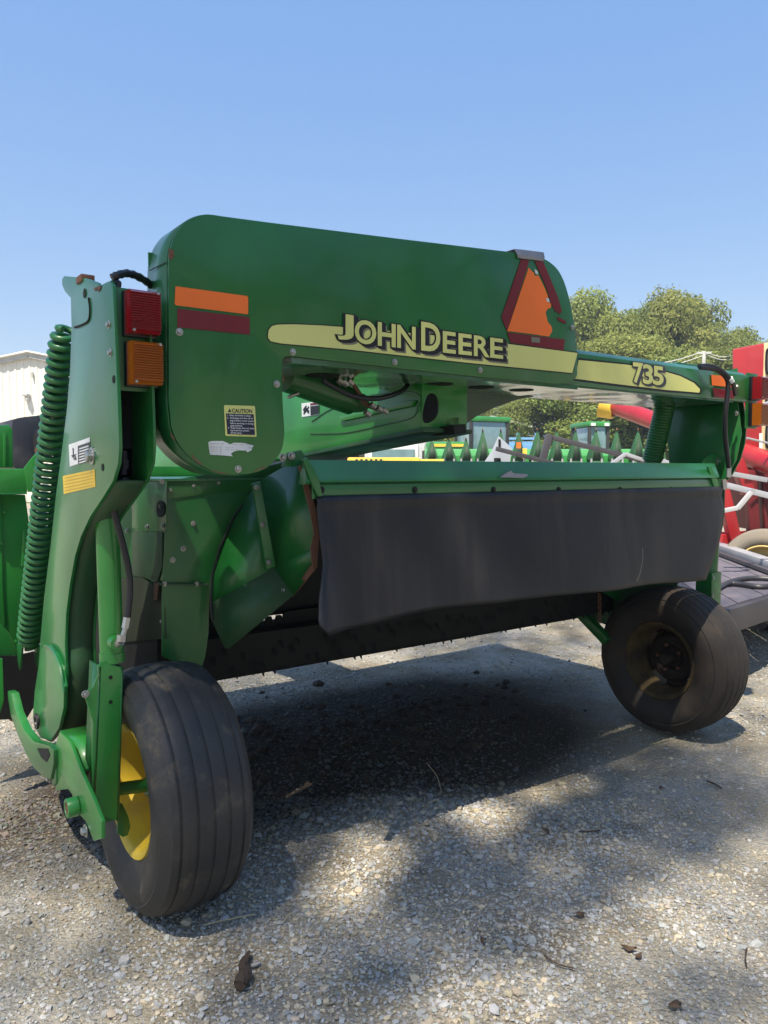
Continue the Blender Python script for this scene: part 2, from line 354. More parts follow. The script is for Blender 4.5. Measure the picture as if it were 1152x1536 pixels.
# ---- lettering
def glyph(ch, off=0):
    cu = bpy.data.curves.new('t', 'FONT'); cu.body = ch; cu.size = 1; cu.offset = off; cu.resolution_u = 4
    o = bpy.data.objects.new('t', cu); col.objects.link(o); bpy.context.view_layer.update()
    me = bpy.data.meshes.new_from_object(o.evaluated_get(bpy.context.evaluated_depsgraph_get()))
    vs = [v.co.copy() for v in me.vertices]; fs = [tuple(p.vertices) for p in me.polygons]
    bpy.data.objects.remove(o); bpy.data.curves.remove(cu); bpy.data.meshes.remove(me); return vs, fs
def glyph_in(b, ch, q, plane, off=0, shift=(0, 0), dy=0, extra=0):
    """q = (x0, x1, ybot0, ybot1, ytop0, ytop1): cell of the letter on the surface"""
    v0, _ = glyph(ch); x0 = min(v.x for v in v0); x1 = max(v.x for v in v0); y0 = min(v.y for v in v0); y1 = max(v.y for v in v0)
    vs, fs = glyph(ch, off)
    out = []
    for v in vs:
        u = (v.x - x0) / (x1 - x0); t = (v.y - y0) / (y1 - y0)
        px = q[0] + (q[1] - q[0]) * u + shift[0]; yb = q[2] + (q[3] - q[2]) * u; yt = q[4] + (q[5] - q[4]) * u; py = yb + (yt - yb) * t + shift[1]
        out.append(M(px, py, **plane) + Vector((0, dy, 0)))
    b.add(out, fs)
bl = lambda x: 515.7 + .107 * (x - 547); tp = lambda x: 481.7 + .137 * (x - 547)
cells = [('J', 507, 527, 471, 474, -3), ('O', 531.5, 562, None, None, 0), ('H', 566, 591, None, None, 0), ('N', 595, 621, None, None, 0), ('D', 631, 658, 484, 488, 0),
         ('E', 663.5, 681, None, None, 0), ('E', 687, 705, None, None, 0), ('R', 710, 731, None, None, 0), ('E', 734.5, 752, None, None, 0)]
fill, blackl, greyl = MB(), MB(), MB()
for ch, x0, x1, t0, t1, dd in cells:
    q = (x0, x1, bl(x0) + dd, bl(x1) + dd, t0 or tp(x0), t1 or tp(x1))
    pln = dict(y=HY)
    glyph_in(fill, ch, q, pln, .022, (0, 0), -.0062)
    for k, s in enumerate((0, 1.5, 3, 4.3)): glyph_in(blackl, ch, q, pln, .062, (s, s * .75), -.0046 - .0001 * k)
    glyph_in(greyl, ch, q, pln, .05, (7.2, 6.5), -.0038)
greyl.build('lettering_shadow', GREYP, hood); blackl.build('lettering_outline', BLK, hood); fill.build('lettering', DECY, hood)

# ---- slow-moving triangle (worn), tape
c6 = lambda P: [(740 + a / 2.796, 360 + b / 2.796) for a, b in P]
decal('triangle_orange', c6([(148, 116), (58, 382), (150, 393), (232, 405), (246, 382), (243, 362), (228, 345), (222, 322), (218, 303), (226, 290), (240, 284), (242, 268), (226, 258), (229, 238), (216, 205), (203, 178), (188, 148), (172, 150), (170, 138), (158, 128)]), ORG_, HY - .001)
decal('triangle_left_border', c6([(116, 80), (150, 86), (57, 383), (33, 325)]), MAR, HY - .0012)
decal('triangle_right_border', c6([(172, 88), (208, 90), (240, 165), (270, 240), (287, 298), (276, 312), (268, 296), (262, 305), (240, 262), (222, 200)]), MAR, HY - .0012)
decal('triangle_bottom_border', c6([(57, 387), (300, 418), (293, 463), (72, 431)]), MAR, HY - .0012)
decal('triangle_fragment', c6([(268, 322), (285, 330), (303, 340), (305, 352), (284, 344), (270, 337)]), MAR, HY - .0012)
decal('white_tag', c6([(158, 406), (195, 410), (194, 432), (160, 428)]), GREYP, HY - .0028)
decal('torn_patch', c6([(222, 243), (232, 246), (236, 262), (228, 260), (223, 256)]), STK, HY - .0028)
decal('torn_patch', c6([(172, 122), (184, 130), (188, 145), (176, 142)]), STK, HY - .0028)
tb = MB(); rows = [[(84, 44), (95, 60), (97, 76)], [(120, 47), (122, 66), (121, 80)], [(160, 52), (160, 70), (162, 84)], [(206, 58), (212, 75), (205, 90)]]
tv = []
for r in rows:
    for k, p in enumerate(c6(r)):
        q = M(*p, y=HY); tv.append(q + Vector((0, -.004 - random.random() * .003, .004 if k == 0 else 0)))
        if k == 0: tv.append(q + Vector((0, .08, .004)))
tb.add(tv, [(i * 4 + a, i * 4 + b_, i * 4 + 4 + b_, i * 4 + 4 + a) for i in range(3) for a, b_ in ((1, 0), (0, 2), (2, 3))]); tb.build('tape_patch', TAPE, hood, solid=.002)

# ---- caution decal and torn label
cd = decal('caution_decal', [(335.8, 609.3), (337, 607.5), (381, 609), (382.3, 610.5), (384.6, 654), (383.5, 655.2), (339.5, 653.8), (338, 652.5)], DECY, HY - .001)
decal('caution_panel', [(338.8, 620), (380.5, 621.5), (382.3, 652.6), (341, 651.2)], NAVY, HY - .0026, .0006, cd)
tx = MB()
def text_px(b, s, x0, x1, yb0, yb1, h, plane, dy, off=0): glyph_in(b, s, (x0, x1, yb0, yb1, yb0 - h, yb1 - h), plane, off, (0, 0), dy)
text_px(tx, 'CAUTION', 347.5, 377.5, 618.8, 619.6, 5.6, dict(y=HY), -.0028, .03)
for tri in ([(341.3, 618.4), (346.6, 618.6), (343.8, 612.6)],): tx.add([p + Vector((0, -.0028, 0)) for p in pl(tri, y=HY)], [(0, 1, 2)])
tx.build('caution_heading', BLK, cd)
tx = MB()
lines = [('1.  Keep all shields in place.', 340, 376, 624.7), ('2.  Disengage and shut off all', 340, 378, 628.6), ('engine and/or motor power', 344, 380, 632.6), ('before servicing or unclog-', 344.5, 380, 636.6),
         ('ging machine.', 344.8, 363, 640.2), ('3.  Keep hands, feet and cloth-', 341.5, 381, 643.6), ('ing away from power-', 345, 373.5, 647.3), ('driven parts.', 345.3, 362, 651)]
for s, a, b_, y_ in lines: text_px(tx, s, a, b_, y_, y_ + .03 * (b_ - a), 3.1, dict(y=HY), -.0036, .012)
tx.build('caution_text', WHT, cd)
lb = [(312.5, 663), (318, 661.5), (334, 661.5), (340, 664), (345, 666.5), (351, 664), (366, 664.5), (380.5, 668.5), (378, 671.5), (377, 675.5), (371, 678.5), (369, 676), (358, 675.5), (350, 677.5), (346, 681), (349, 684.5), (336, 683.2), (315, 682), (313.5, 674)]
ld = decal('torn_label', lb, STK, HY - .001)
tx = MB()
for k, (a, b_, y_) in enumerate([(314, 335, 666.5), (348, 374, 667.5), (314, 332, 671.3), (338, 350, 671.8), (314, 332, 674.6), (338, 356, 675.2), (314.5, 332, 678), (315, 332, 681.2), (372, 377, 672.5)]):
    text_px(tx, 'mm  nm  lrn' if k % 2 else 'rnmnm nr  mn', a, b_, y_, y_ + .4, 1.7, dict(y=HY), -.0024)
tx.build('label_print', GREYP, ld)

# ---- worn paint along the lower hood rim
for q in ([(256, 648), (262, 658), (262, 662), (256, 654)], [(312, 705), (330, 710), (345, 711.5), (330, 708)], [(378, 709), (396, 702), (400, 699), (392, 701)], [(424, 560), (424, 575), (426, 570)]): decal('chip', q, RUST, HY - .0008, .0006)
# ---- bolts
_bolt = {}
def bolt(px, py, plane, r=.008, parent=root, m=STEEL, ax='y'):
    key = (round(r, 4), m.name, ax)
    if key not in _bolt:
        b = MB(); sgn = -1
        b.lathe([(0, 0.0001), (0, r * 1.5), (-.25 * r, r * 1.5), (-.3 * r, r)], (0, 0, 0), ax, 12); b.lathe([(-.25 * r, r), (-1.0 * r, r * .95), (-1.15 * r, r * .75), (-1.15 * r, .0001)], (0, 0, 0), ax, 6, smooth=False)
        o = b.build('bolt', m, parent, sharp=25); _bolt[key] = o.data
    else:
        o = bpy.data.objects.new('bolt', _bolt[key]); col.objects.link(o); o.parent = parent
    p = M(px, py, **plane); o.location = p; return o
for p in [(269, 498), (439, 528), (592, 543), (720, 555), (415, 576), (357, 703.5), (858, 491)]: bolt(*p, dict(y=HY - .001), .0075, hood)
# scars on the hood rim
decal('scar', [(253, 372), (260, 376), (261, 384), (257, 390), (253, 389)], RUST, HY - .001)
decal('scar', [(288, 681), (292, 686), (304, 697), (300, 697), (289, 687)], RUST, HY - .001)

# ---- transverse beam behind the hood
beam = MB(); 
bx0, bx1 = .02, 3.02
prof = [(-.325, 1.79), (-.325, 1.925), (-.30, 1.945), (.10, 1.955), (.12, 1.93), (.12, 1.79)]
beam.prism([(bx0, a, b_) for a, b_ in prof], (bx1 - bx0, 0, 0)); bm_o = beam.build('frame_beam', GTOP, root, bevel=.006)
bs = MB().bb(.30, 1.66, -.335, .13, 1.772, 1.7895); bs.build('beam_underside', SHINY, bm_o)
MB().bb(1.665, 2.9, -.318, .115, 1.783, 1.7895).build('beam_bottom_plate', SHINY, bm_o)
for px, py, rr in [(484, 563, .06), (660, 576, .05), (722, 581, .05), (782, 585, .05)]:
    p = M(px, py, z=1.772); MB().lathe([(.0, .0001), (0, rr), (-.0015, rr * 1.04), (-.0015, .0001)], (p.x, p.y, 1.7715), 'z', 24).build('lightening_hole', DARK, bm_o)
# decal on the beam with the model number
d0 = HY + .024
decal('beam_stripe_outline', grow([(868, 538), (940, 546), (985, 553), (1020, 563), (1043, 574), (1052, 585), (1051, 590.5), (1000, 587), (920, 577.5), (862, 570)], 1.2), BLK, d0, .0006, bm_o)
decal('beam_yellow_stripe', [(868, 540), (940, 547), (985, 554), (1020, 564), (1041, 574.5), (1050, 584), (1049, 589), (1000, 585), (920, 575.5), (862, 568)], DECY, d0 - .001, .0006, bm_o)
f2, b2, g2 = MB(), MB(), MB()
for ch, q in (('7', (949, 962, 573, 574, 544.5, 546)), ('3', (964, 977, 574.5, 576, 547, 549)), ('5', (979, 993, 576, 577.5, 549.5, 551.5))):
    glyph_in(f2, ch, q, dict(y=d0), .03, (0, 0), -.0048)
    for k, s in enumerate((0, 1.6, 3)): glyph_in(b2, ch, q, dict(y=d0), .07, (s, s * .7), -.0034 - .0001 * k)
b2.build('number_outline', GUARD, bm_o); f2.build('number', DECY, bm_o)
# beam end rounding plate on the right (top cap)
MB().prism(pl([(1013, 546), (1018, 543), (1050, 547), (1062, 553), (1060, 556), (1015, 552)], y=-.2), (0, .14, 0)).build('beam_cap', GTOP, bm_o, bevel=.004)

# ---- legs: two side plates and a curved web
leg_px = [(93, 418), (96, 414), (128, 417), (146, 424), (150, 431), (134, 437), (160, 423), (165, 421), (169, 428), (171, 470), (174, 540), (177, 620), (178.5, 670), (177, 695), (169, 722), (153, 748), (135, 775), (121, 805), (112, 835),
          (104, 880), (99, 920), (97, 965), (99, 1010), (96, 1060), (88, 1100), (76, 1113), (60, 1106), (52, 1085), (56, 1020), (60, 965), (66, 895), (76, 815), (84, 740), (92, 680), (100, 615), (105, 555), (107, 490), (106, 447), (97, 437), (93, 427)]
LX = -.25
lp = pl(leg_px, x=LX)
leg = MB().prism(lp, (.010, 0, 0)).build('left_leg_plate', GLEG, root, bevel=.002)
leg['label'] = 'tall curved outer side plate of the near leg'
inner = [Vector((-.155, p.y, p.z)) for p in lp[8:33]]
MB().prism(inner, (.008, 0, 0)).build('leg_inner_plate', GREEN, root, bevel=.002)
# web between them, following the rear edge from bulge down
edge = [lp[i] for i in range(14, 25)]
wb = strip(crom([p + Vector((.010, .012, .0)) for p in edge], 4), (.085, 0, 0))
wb.build('leg_web', GDIRT, root, sharp=60, solid=.006)
edge = [lp[i] for i in (26, 27, 28, 29, 30, 31, 32, 33, 34, 35, 36)]
wb = strip(crom([p + Vector((.010, -.012, .0)) for p in edge], 4), (.085, 0, 0))
wb.build('leg_front_web', GREEN, root, sharp=60, solid=.006)
# upper rear closing web set back (black, painting the shade of the recess beside the hood) and bracket for the lamps
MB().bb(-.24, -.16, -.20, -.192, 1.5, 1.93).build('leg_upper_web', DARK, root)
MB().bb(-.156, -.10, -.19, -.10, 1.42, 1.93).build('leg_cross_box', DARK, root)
# pivot plate with weld bead and bushing
pp = pl([(61, 975), (66, 968), (73, 968), (83, 981), (91, 1000), (96, 1030), (95, 1062), (88, 1092), (76, 1111), (62, 1107), (52, 1092), (49, 1075), (52, 1035)], x=LX - .014)
pv = MB().prism(pp, (.013, 0, 0)).build('pivot_plate', GLEG, root, bevel=.003)
MB().tube(crom(pl([(68, 968), (77, 973), (87, 990), (93, 1012), (96, 1038)], x=LX - .014), 4), .006, 6).build('weld_bead', GTOP, pv)
c = M(58, 1081, x=LX - .016); MB().lathe([(0, .0001), (0, .02), (-.004, .03), (-.012, .03), (-.012, .018), (-.004, .016), (-.004, .0001)], c, 'x', 20).build('bushing', HOSE, pv)
# slot / weld lines on the leg head
MB().tube(crom(pl([(133, 447), (135, 462), (134, 478), (128, 485), (112, 491)], x=LX - .001), 3), .0035, 5).build('cut_line', DARK, leg)
c = M(127, 440, x=LX - .001); MB().lathe([(0, .0001), (0, .014), (-.001, .014), (-.001, .0001)], c, 'x', 14).build('cut_hole', DARK, leg)
MB().prism(pl([(141, 432), (152, 428), (151, 435), (148, 438), (146, 433), (143, 437)], x=LX - .001), (-.001, 0, 0)).build('rust_spot', RUST, leg)
MB().box(M(128, 420, x=-.235), (.04, .06, .022)).build('stop_block', RUST, leg, bevel=.003)
for p in [(164, 487), (166.5, 529), ]: bolt(*p, dict(x=LX), .008, leg, ax='x')
b = bolt(139, 684, dict(x=LX), .018, leg, ax='x')
# stickers on the leg
def sdecal(name, px, matl, parent=leg, off=.0008): return MB().prism(pl(px, x=LX - off), (-.0008, 0, 0)).build(name, matl, parent)
ws = sdecal('warning_sticker', [(103.5, 667), (135, 656), (135, 690), (105, 700)], WHT)
sdecal('sticker_panel', [(117, 669), (134.5, 663), (134.7, 692), (117.5, 696)], BLK, ws, .0018)
for k in range(6): sdecal('sticker_line', [(119, 672.5 + k * 4.2), (133, 668 + k * 4.2), (133, 670 + k * 4.2), (119, 674.3 + k * 4.2)], WHT, ws, .0028)
for q in ([(107, 683), (115, 681), (110, 687)], [(109, 672), (110.5, 672), (111, 682), (109.5, 682)], [(110, 689), (114, 684), (115, 690)]): sdecal('pictogram', q, BLK, ws, .0018)
ys = sdecal('yellow_sticker', [(94.5, 714), (142, 704), (143.5, 730), (96, 741)], mat('amber_yellow_sticker', (.75, .50, .03), .45, var=.05))
for k in range(10): sdecal('sticker_line', [(97, 716.5 + k * 2.4), (141, 707.2 + k * 2.4), (141, 707.9 + k * 2.4), (97, 717.2 + k * 2.4)], GUARD if k < 0 else mat('pale_print%d' % k, (.62, .42, .03)), ys, .0018) if k % 2 == 0 else None
# small holes
for p in [(170.5, 569), (154, 701)]:
    c = M(*p, x=LX - .001); MB().lathe([(0, .0001), (0, .011), (-.001, .011), (-.001, .0001)], c, 'x', 12).build('bolt_hole', DARK, leg)

# ---- lamps
def lamp(cx, cz, wd, ht, lens, label):
    l_o = MB().bb(cx - wd / 2, cx + wd / 2, -.345, -.325, cz - ht / 2, cz + ht / 2).build('lamp_housing', BLK, root, bevel=.004); l_o['label'] = label
    n = 15; prf = [(-.345, cz - ht / 2 + .004), (-.345, cz + ht / 2 - .004)]; z1 = cz + ht / 2 - .004; z0 = cz - ht / 2 + .004
    prf.append((-.385, z1)); prf.append((-.392, z1 - .005))
    for k in range(n):
        st = (z1 - z0 - .016) / n; za = z1 - .008 - st * k; prf += [(-.399, za), (-.398, za - st * .38), (-.390, za - st * .55), (-.390, za - st * .85)]
    prf += [(-.392, z0 + .005), (-.385, z0)]
    MB().prism([(cx - wd / 2 + .003, a, b_) for a, b_ in prf], (wd - .006, 0, 0)).build('lens', lens, l_o, sharp=15)
    MB().lathe([(-.3455, .0001), (-.3455, .038), (-.352, .038), (-.349, .030), (-.347, .016), (-.372, .012), (-.375, .0001)], (cx + .008, 0, cz - .004), 'y', 24).build('reflector', STEEL, l_o, sharp=40)
    for dx, dz in ((-.38, -.42), (.38, .42)):
        MB().lathe([(0, .0001), (0, .004), (.004, .004)], (cx + dx * wd, -.399, cz + dz * ht), 'y', 8).build('screw', STEEL, l_o)
pR = [M(200, 430, y=-.395), M(238, 504, y=-.395)]; pA = [M(203, 507, y=-.395), M(243, 581, y=-.395)]
wr = .082
lz_r = (pR[0].z + pR[1].z) / 2; lz_a = (pA[0].z + pA[1].z) / 2; hr = pR[0].z - pR[1].z; lxr = (pR[0].x + pR[1].x) / 2
print('lamp', pR, pA)
lamp(lxr, lz_r, .088, hr, REDL, 'red tail lamp at the near end'); lamp(lxr + .004, lz_a, .088, hr, AMBL, 'amber lamp under the red one, near end')
MB().bb(-.235, lxr + .04, -.323, -.317, lz_a - hr / 2 - .01, lz_r + hr / 2 + .01).build('lamp_bracket', GREEN, root, bevel=.002)
RLX = 3.075
lamp(RLX, lz_r, .088, hr, REDL, 'red tail lamp at the far end'); lamp(RLX + .004, lz_a, .088, hr, AMBL, 'amber lamp under the red one, far end')
MB().bb(RLX - .06, RLX + .05, -.323, -.317, lz_a - hr / 2 - .01, lz_r + hr / 2 + .02).build('lamp_bracket', GREEN, root, bevel=.002)
# wiring bundle from hood to near lamps
wv = crom([M(168, 417, y=-.3), M(176, 413, y=-.3), M(190, 410, y=-.28), M(205, 414, y=-.26), M(222, 424, y=-.22), M(228, 430, y=-.2)], 6)
MB().tube(wv, [.011 + .0012 * math.sin(i * 1.7) for i in range(len(wv))], 8).build('wiring_bundle', HOSE, root)
MB().tube(crom([M(169, 420, y=-.3), M(172, 425, y=-.3), M(178, 424, y=-.3), M(176, 436, y=-.3)], 5), .008, 8).build('cable', HOSE, root)

# ---- springs
def spring(a, b_, R, wr_, coils, name='lift_spring', parent=root):
    a, b_ = Vector(a), Vector(b_); d = (b_ - a); L = d.length; d.normalize(); e1 = d.orthogonal().normalized(); e2 = d.cross(e1); pts = []; n = coils * 16
    for i in range(n + 1):
        q = 2 * math.pi * i / 16; k = min(1, i / 24, (n - i) / 24); pts.append(a + d * (L * i / n) + (e1 * math.cos(q) + e2 * math.sin(q)) * R * (.55 + .45 * k))
    return MB().tube(pts, wr_, 7).build(name, GREEN, parent, sharp=80)
spring(M(99, 492, x=-.19), M(43, 968, x=-.19), .043, .0122, 46)
sa = M(43, 966, x=-.19)
MB().prism([sa + Vector(v) for v in ((-.04, -.05, .0), (-.04, .045, .0), (-.04, .04, -.075), (-.04, .0, -.11), (-.04, -.03, -.06))], (.01, 0, 0)).prism([sa + Vector(v) for v in ((.03, -.05, .0), (.03, .045, .0), (.03, .04, -.075), (.03, .0, -.11), (.03, -.03, -.06))], (.01, 0, 0)).build('spring_yoke', GREEN, root, bevel=.002)
spring(M(999, 602, x=2.86), M(977, 696, x=2.86), .046, .0105, 23)

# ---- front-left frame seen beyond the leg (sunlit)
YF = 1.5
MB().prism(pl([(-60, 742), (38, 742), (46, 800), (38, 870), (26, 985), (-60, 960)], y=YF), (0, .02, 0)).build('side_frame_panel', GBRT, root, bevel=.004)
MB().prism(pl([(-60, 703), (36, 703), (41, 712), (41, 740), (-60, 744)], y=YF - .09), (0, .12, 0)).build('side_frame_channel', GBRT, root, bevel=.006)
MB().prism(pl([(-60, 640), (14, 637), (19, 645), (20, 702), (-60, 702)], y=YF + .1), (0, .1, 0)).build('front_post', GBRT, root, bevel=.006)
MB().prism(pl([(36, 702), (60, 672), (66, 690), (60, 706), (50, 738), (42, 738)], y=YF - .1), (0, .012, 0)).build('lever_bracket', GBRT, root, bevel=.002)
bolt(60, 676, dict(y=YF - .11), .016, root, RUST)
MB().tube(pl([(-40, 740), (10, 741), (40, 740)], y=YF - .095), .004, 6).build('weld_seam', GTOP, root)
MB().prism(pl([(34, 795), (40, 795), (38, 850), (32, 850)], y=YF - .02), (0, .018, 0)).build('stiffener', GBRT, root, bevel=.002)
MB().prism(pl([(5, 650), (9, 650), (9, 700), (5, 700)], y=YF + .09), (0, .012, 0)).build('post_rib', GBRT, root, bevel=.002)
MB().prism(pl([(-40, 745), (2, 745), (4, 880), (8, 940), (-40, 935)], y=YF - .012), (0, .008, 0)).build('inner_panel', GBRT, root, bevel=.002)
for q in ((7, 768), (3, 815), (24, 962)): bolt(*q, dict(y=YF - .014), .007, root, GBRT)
gp = crom(pl([(18, 638), (24, 628), (50, 624), (74, 623), (76, 640), (66, 665), (58, 700), (20, 700)], y=1.9), 4, True)
MB().prism(gp, (0, .5, 0)).build('belt_guard', GUARD, root, bevel=.012)
gp = crom(pl([(63, 660), (66, 645), (76, 636), (84, 640), (80, 680), (68, 690)], y=1.6), 4, True)
MB().prism(gp, (0, .2, 0)).build('guard_boot', DARK, root)
MB().prism(pl([(-60, 930), (0, 935), (14, 950), (24, 975), (18, 988), (-60, 985)], y=1.3), (0, .015, 0)).prism(pl([(-30, 985), (4, 988), (6, 1050), (0, 1072), (-30, 1080)], y=1.1), (0, .015, 0)).build('skid_shoe', GBRT, root, bevel=.003)
# lock lever (curved flat bar) at the lower left
lvx = -.30
lv = pl([(11, 1036), (17, 1040), (24, 1068), (36, 1095), (50, 1112), (73, 1118), (80, 1125), (80, 1146), (75, 1170), (66, 1167), (50, 1152), (38, 1130), (26, 1103), (16, 1075), (12, 1050)], x=lvx)
MB().prism(lv, (.03, 0, 0)).build('lock_lever', GREEN, root, bevel=.006)
MB().prism(pl([(56, 1122), (72, 1123), (75, 1133), (70, 1143), (62, 1136)], x=lvx - .001), (-.001, 0, 0)).build('lever_opening', DARK, root)
MB().prism(pl([(76, 1143), (84, 1145), (84, 1175), (79, 1180), (76, 1170)], x=lvx + .01), (.05, 0, 0)).build('lever_latch', GREEN, root, bevel=.004)
dp = M(34, 1062, x=-.18)
db = bmesh.new(); bmesh.ops.create_icosphere(db, subdivisions=4, radius=.075)
for v in db.verts:
    n_ = v.co.normalized(); v.co *= .85 + .12 * math.sin(5 * n_.x + 3) * math.sin(6 * n_.z) + random.uniform(-.06, .03); v.co.z *= 1.5
md = bpy.data.meshes.new('packed_dirt'); db.to_mesh(md); db.free(); md.materials.append(mat('packed_soil', (.14, .09, .05), .95, dust=.6, dustcol=(.06, .03, .02), dscale=20, bump=.01)); do = bpy.data.objects.new('packed_dirt', md); col.objects.link(do); do.parent = root; do.location = dp + Vector((0, .15, 0))

# ---- lift cylinder, strut, wheel arm on the near side
ct = M(168, 715, y=-.02); cb = M(167, 992, y=-.02)
ct = Vector((-.185, -.02, 1.47)); cb = Vector((M(168, 990, y=-.02).x, -.02, M(168, 992, y=-.02).z))
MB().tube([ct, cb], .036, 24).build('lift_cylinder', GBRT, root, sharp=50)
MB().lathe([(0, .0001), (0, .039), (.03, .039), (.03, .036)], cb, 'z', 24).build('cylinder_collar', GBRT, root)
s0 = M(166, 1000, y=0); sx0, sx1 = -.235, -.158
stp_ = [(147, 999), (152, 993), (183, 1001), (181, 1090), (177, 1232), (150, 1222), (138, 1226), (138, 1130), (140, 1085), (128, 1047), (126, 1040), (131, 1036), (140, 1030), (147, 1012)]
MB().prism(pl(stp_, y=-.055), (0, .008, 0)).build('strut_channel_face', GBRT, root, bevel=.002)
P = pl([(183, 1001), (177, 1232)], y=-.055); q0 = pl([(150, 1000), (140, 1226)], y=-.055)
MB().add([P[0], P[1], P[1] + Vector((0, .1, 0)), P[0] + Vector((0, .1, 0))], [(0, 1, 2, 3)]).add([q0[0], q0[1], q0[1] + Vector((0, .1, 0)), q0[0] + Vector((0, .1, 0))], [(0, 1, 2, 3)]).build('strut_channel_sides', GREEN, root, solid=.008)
for p in [(166, 1016), (166, 1053)]:
    c = M(*p, y=-.0562); MB().lathe([(0, .0001), (0, .006), (-.001, .006), (-.001, .0001)], c, 'y', 10).build('bolt_hole', DARK, root)
bolt(128, 1041, dict(y=-.057), .008)
# wheel arm: box beam from pivot to axle
arm_side = pl([(89, 1098), (75, 1143), (83, 1150), (83, 1186), (90, 1185), (102, 1184), (108, 1192), (112, 1215), (128, 1232), (140, 1262), (152, 1258), (152, 1232), (140, 1200), (122, 1160), (104, 1112)], x=-.285)
arm = MB().prism(arm_side, (.012, 0, 0)).build('wheel_arm', GBRT, root, bevel=.003)
tpp = pl([(90, 1098), (104, 1112), (121, 1157)], x=-.272)
tb = strip(tpp, (.09, 0, 0))
tb.build('arm_top_plate', GBRT, arm, solid=.01, sharp=60)
c = M(116, 1209, x=-.287); MB().lathe([(.0, .03), (-.03, .03), (-.033, .028), (-.033, .021), (-.03, .02)], c, 'x', 24).build('boss', GBRT, arm)
MB().lathe([(-.031, .0001), (-.031, .0215)], c, 'x', 20).build('boss_face', RUST, arm)
bolt(129, 1246, dict(x=-.287), .013, arm, ax='x'); bolt(74.5, 1168, dict(x=-.287), .01, arm, ax='x')
# axle and tab
ax_c = Vector((0, 0, .395))
MB().tube([(-.17, -.0, .412), (-.02, 0, .395)], .021, 20).build('axle', GREEN, root, sharp=50)
MB().prism(pl([(178, 1206), (184, 1206), (193, 1226), (196, 1240), (192, 1253), (184, 1256), (176, 1250)], y=-.02), (0, .012, 0)).build('axle_tab', GREEN, root, bevel=.002)
MB().bb(-.24, -.165, -.05, .04, .335, .36).build('strut_foot', GREEN, root, bevel=.002)
# hose and fittings
hy = -.1
MB().tube(crom([M(a, b_, y=hy) for a, b_ in [(163, 690), (164, 720), (170, 762), (182, 808), (192, 850), (195, 885), (191, 928)]], 6), .0105, 10).build('lift_hose', HOSE, root)
a = [M(191, 926, y=hy), M(188, 942, y=hy), M(184, 946, y=hy), M(183, 958, y=hy), M(182, 962, y=hy), M(175, 966, y=-.08)]
fb = MB().tube([a[0], a[1]], .012, 6).tube([a[1], a[3]], .008, 8).tube([a[3] + Vector((0, 0, .012)), a[4]], .015, 6).tube([a[4], a[5]], .013, 10); fb.build('hose_fitting', STEEL, root, sharp=30)
c = M(171, 963, y=-.058); MB().lathe([(0, .0001), (-.03, .0001), (-.03, .02), (.0, .022)], c, 'y', 16).build('cylinder_port', GBRT, root)
# hidden-side hose fittings in the recess
MB().tube([M(187, 676, y=-.2), M(186, 712, y=-.2)], .009, 8).tube([M(187, 690, y=-.2), M(187, 703, y=-.2)], .013, 6).tube([M(186, 716, y=-.2), M(186, 726, y=-.2)], .015, 6).build('recess_fitting', GUARD, root)
MB().tube(crom([M(158, 735, y=-.16), M(163, 700, y=-.2), M(172, 660, y=-.2), M(180, 600, y=-.22)], 5), .011, 8).build('recess_hose', HOSE, root)

# ---- header body -------------------------------------------------
SY = .2
side = pl([(251, 721), (300, 713), (340, 709), (380, 703), (440, 690), (458, 689), (455, 700), (420, 715), (376, 741), (350, 776), (330, 820), (318, 862), (314, 905), (313, 950), (308, 985), (303, 1001), (292, 1004), (262, 994), (243, 984), (243, 900), (245, 850), (250, 790)], y=SY)
sheet = MB().prism(side, (0, .006, 0)).build('rear_side_sheet', GREEN, root, bevel=.0015)
for p in [(290, 785), (275, 823), (259, 840), (290, 729), (327, 724), (255, 735)]: bolt(*p, dict(y=SY - .001), .007, sheet)
MB().beam(M(238, 876, y=SY - .012), M(312, 877, y=SY - .012), .02, .008).build('sheet_flange', GDIRT, root, bevel=.001)
for p in [(247, 879), (295, 879)]: bolt(p[0], p[1] - 3, dict(y=SY - .02), .006, sheet)
MB().prism(pl([(251, 722), (375, 705), (440, 691), (437, 697), (376, 735), (310, 741), (251, 749)], y=SY - .004), (0, .0035, 0)).build('sheet_strap', GREEN, sheet, bevel=.001)
# left end: plate facing sideways
EX = .088
MB().prism([Vector((EX, p[0], p[1])) for p in ((.21, 1.405), (.62, 1.405), (1.6, 1.36), (1.6, .95), (.21, .95))], (.006, 0, 0)).build('end_plate', GREEN, root, bevel=.0015)
MB().prism(pl([(197, 722), (250, 722), (249, 795), (243, 797), (198, 797)], x=EX - .004), (.003, 0, 0)).build('end_cover', GREEN, root, bevel=.001)
MB().prism(pl([(198, 797), (243, 798), (243, 850), (236, 872), (197, 862)], x=EX - .006), (.003, 0, 0)).build('end_lower_cover', GDIRT, root, bevel=.001)
MB().prism(pl([(150, 870), (210, 865), (243, 886), (247, 912), (249, 958), (190, 963), (150, 968)], x=EX - .010), (.003, 0, 0)).build('dusty_splash_plate', mat('dust_caked_plate', (.035, .045, .022), .8, dust=.6, dustcol=(.09, .075, .045), dscale=5), root, bevel=.001)
MB().prism(pl([(229, 872), (240, 872), (240, 903), (229, 903)], x=EX - .014), (.003, 0, 0)).build('latch_slot', DARK, root)
MB().prism(pl([(231, 874), (237, 875), (235, 900), (230, 900)], x=EX - .02), (.004, 0, 0)).build('latch_hook', RUST, root)
for p in [(191, 796), (221, 790), (245, 789), (243.5, 932)]: bolt(*p, dict(x=EX - .006), .007, sheet, ax='x')
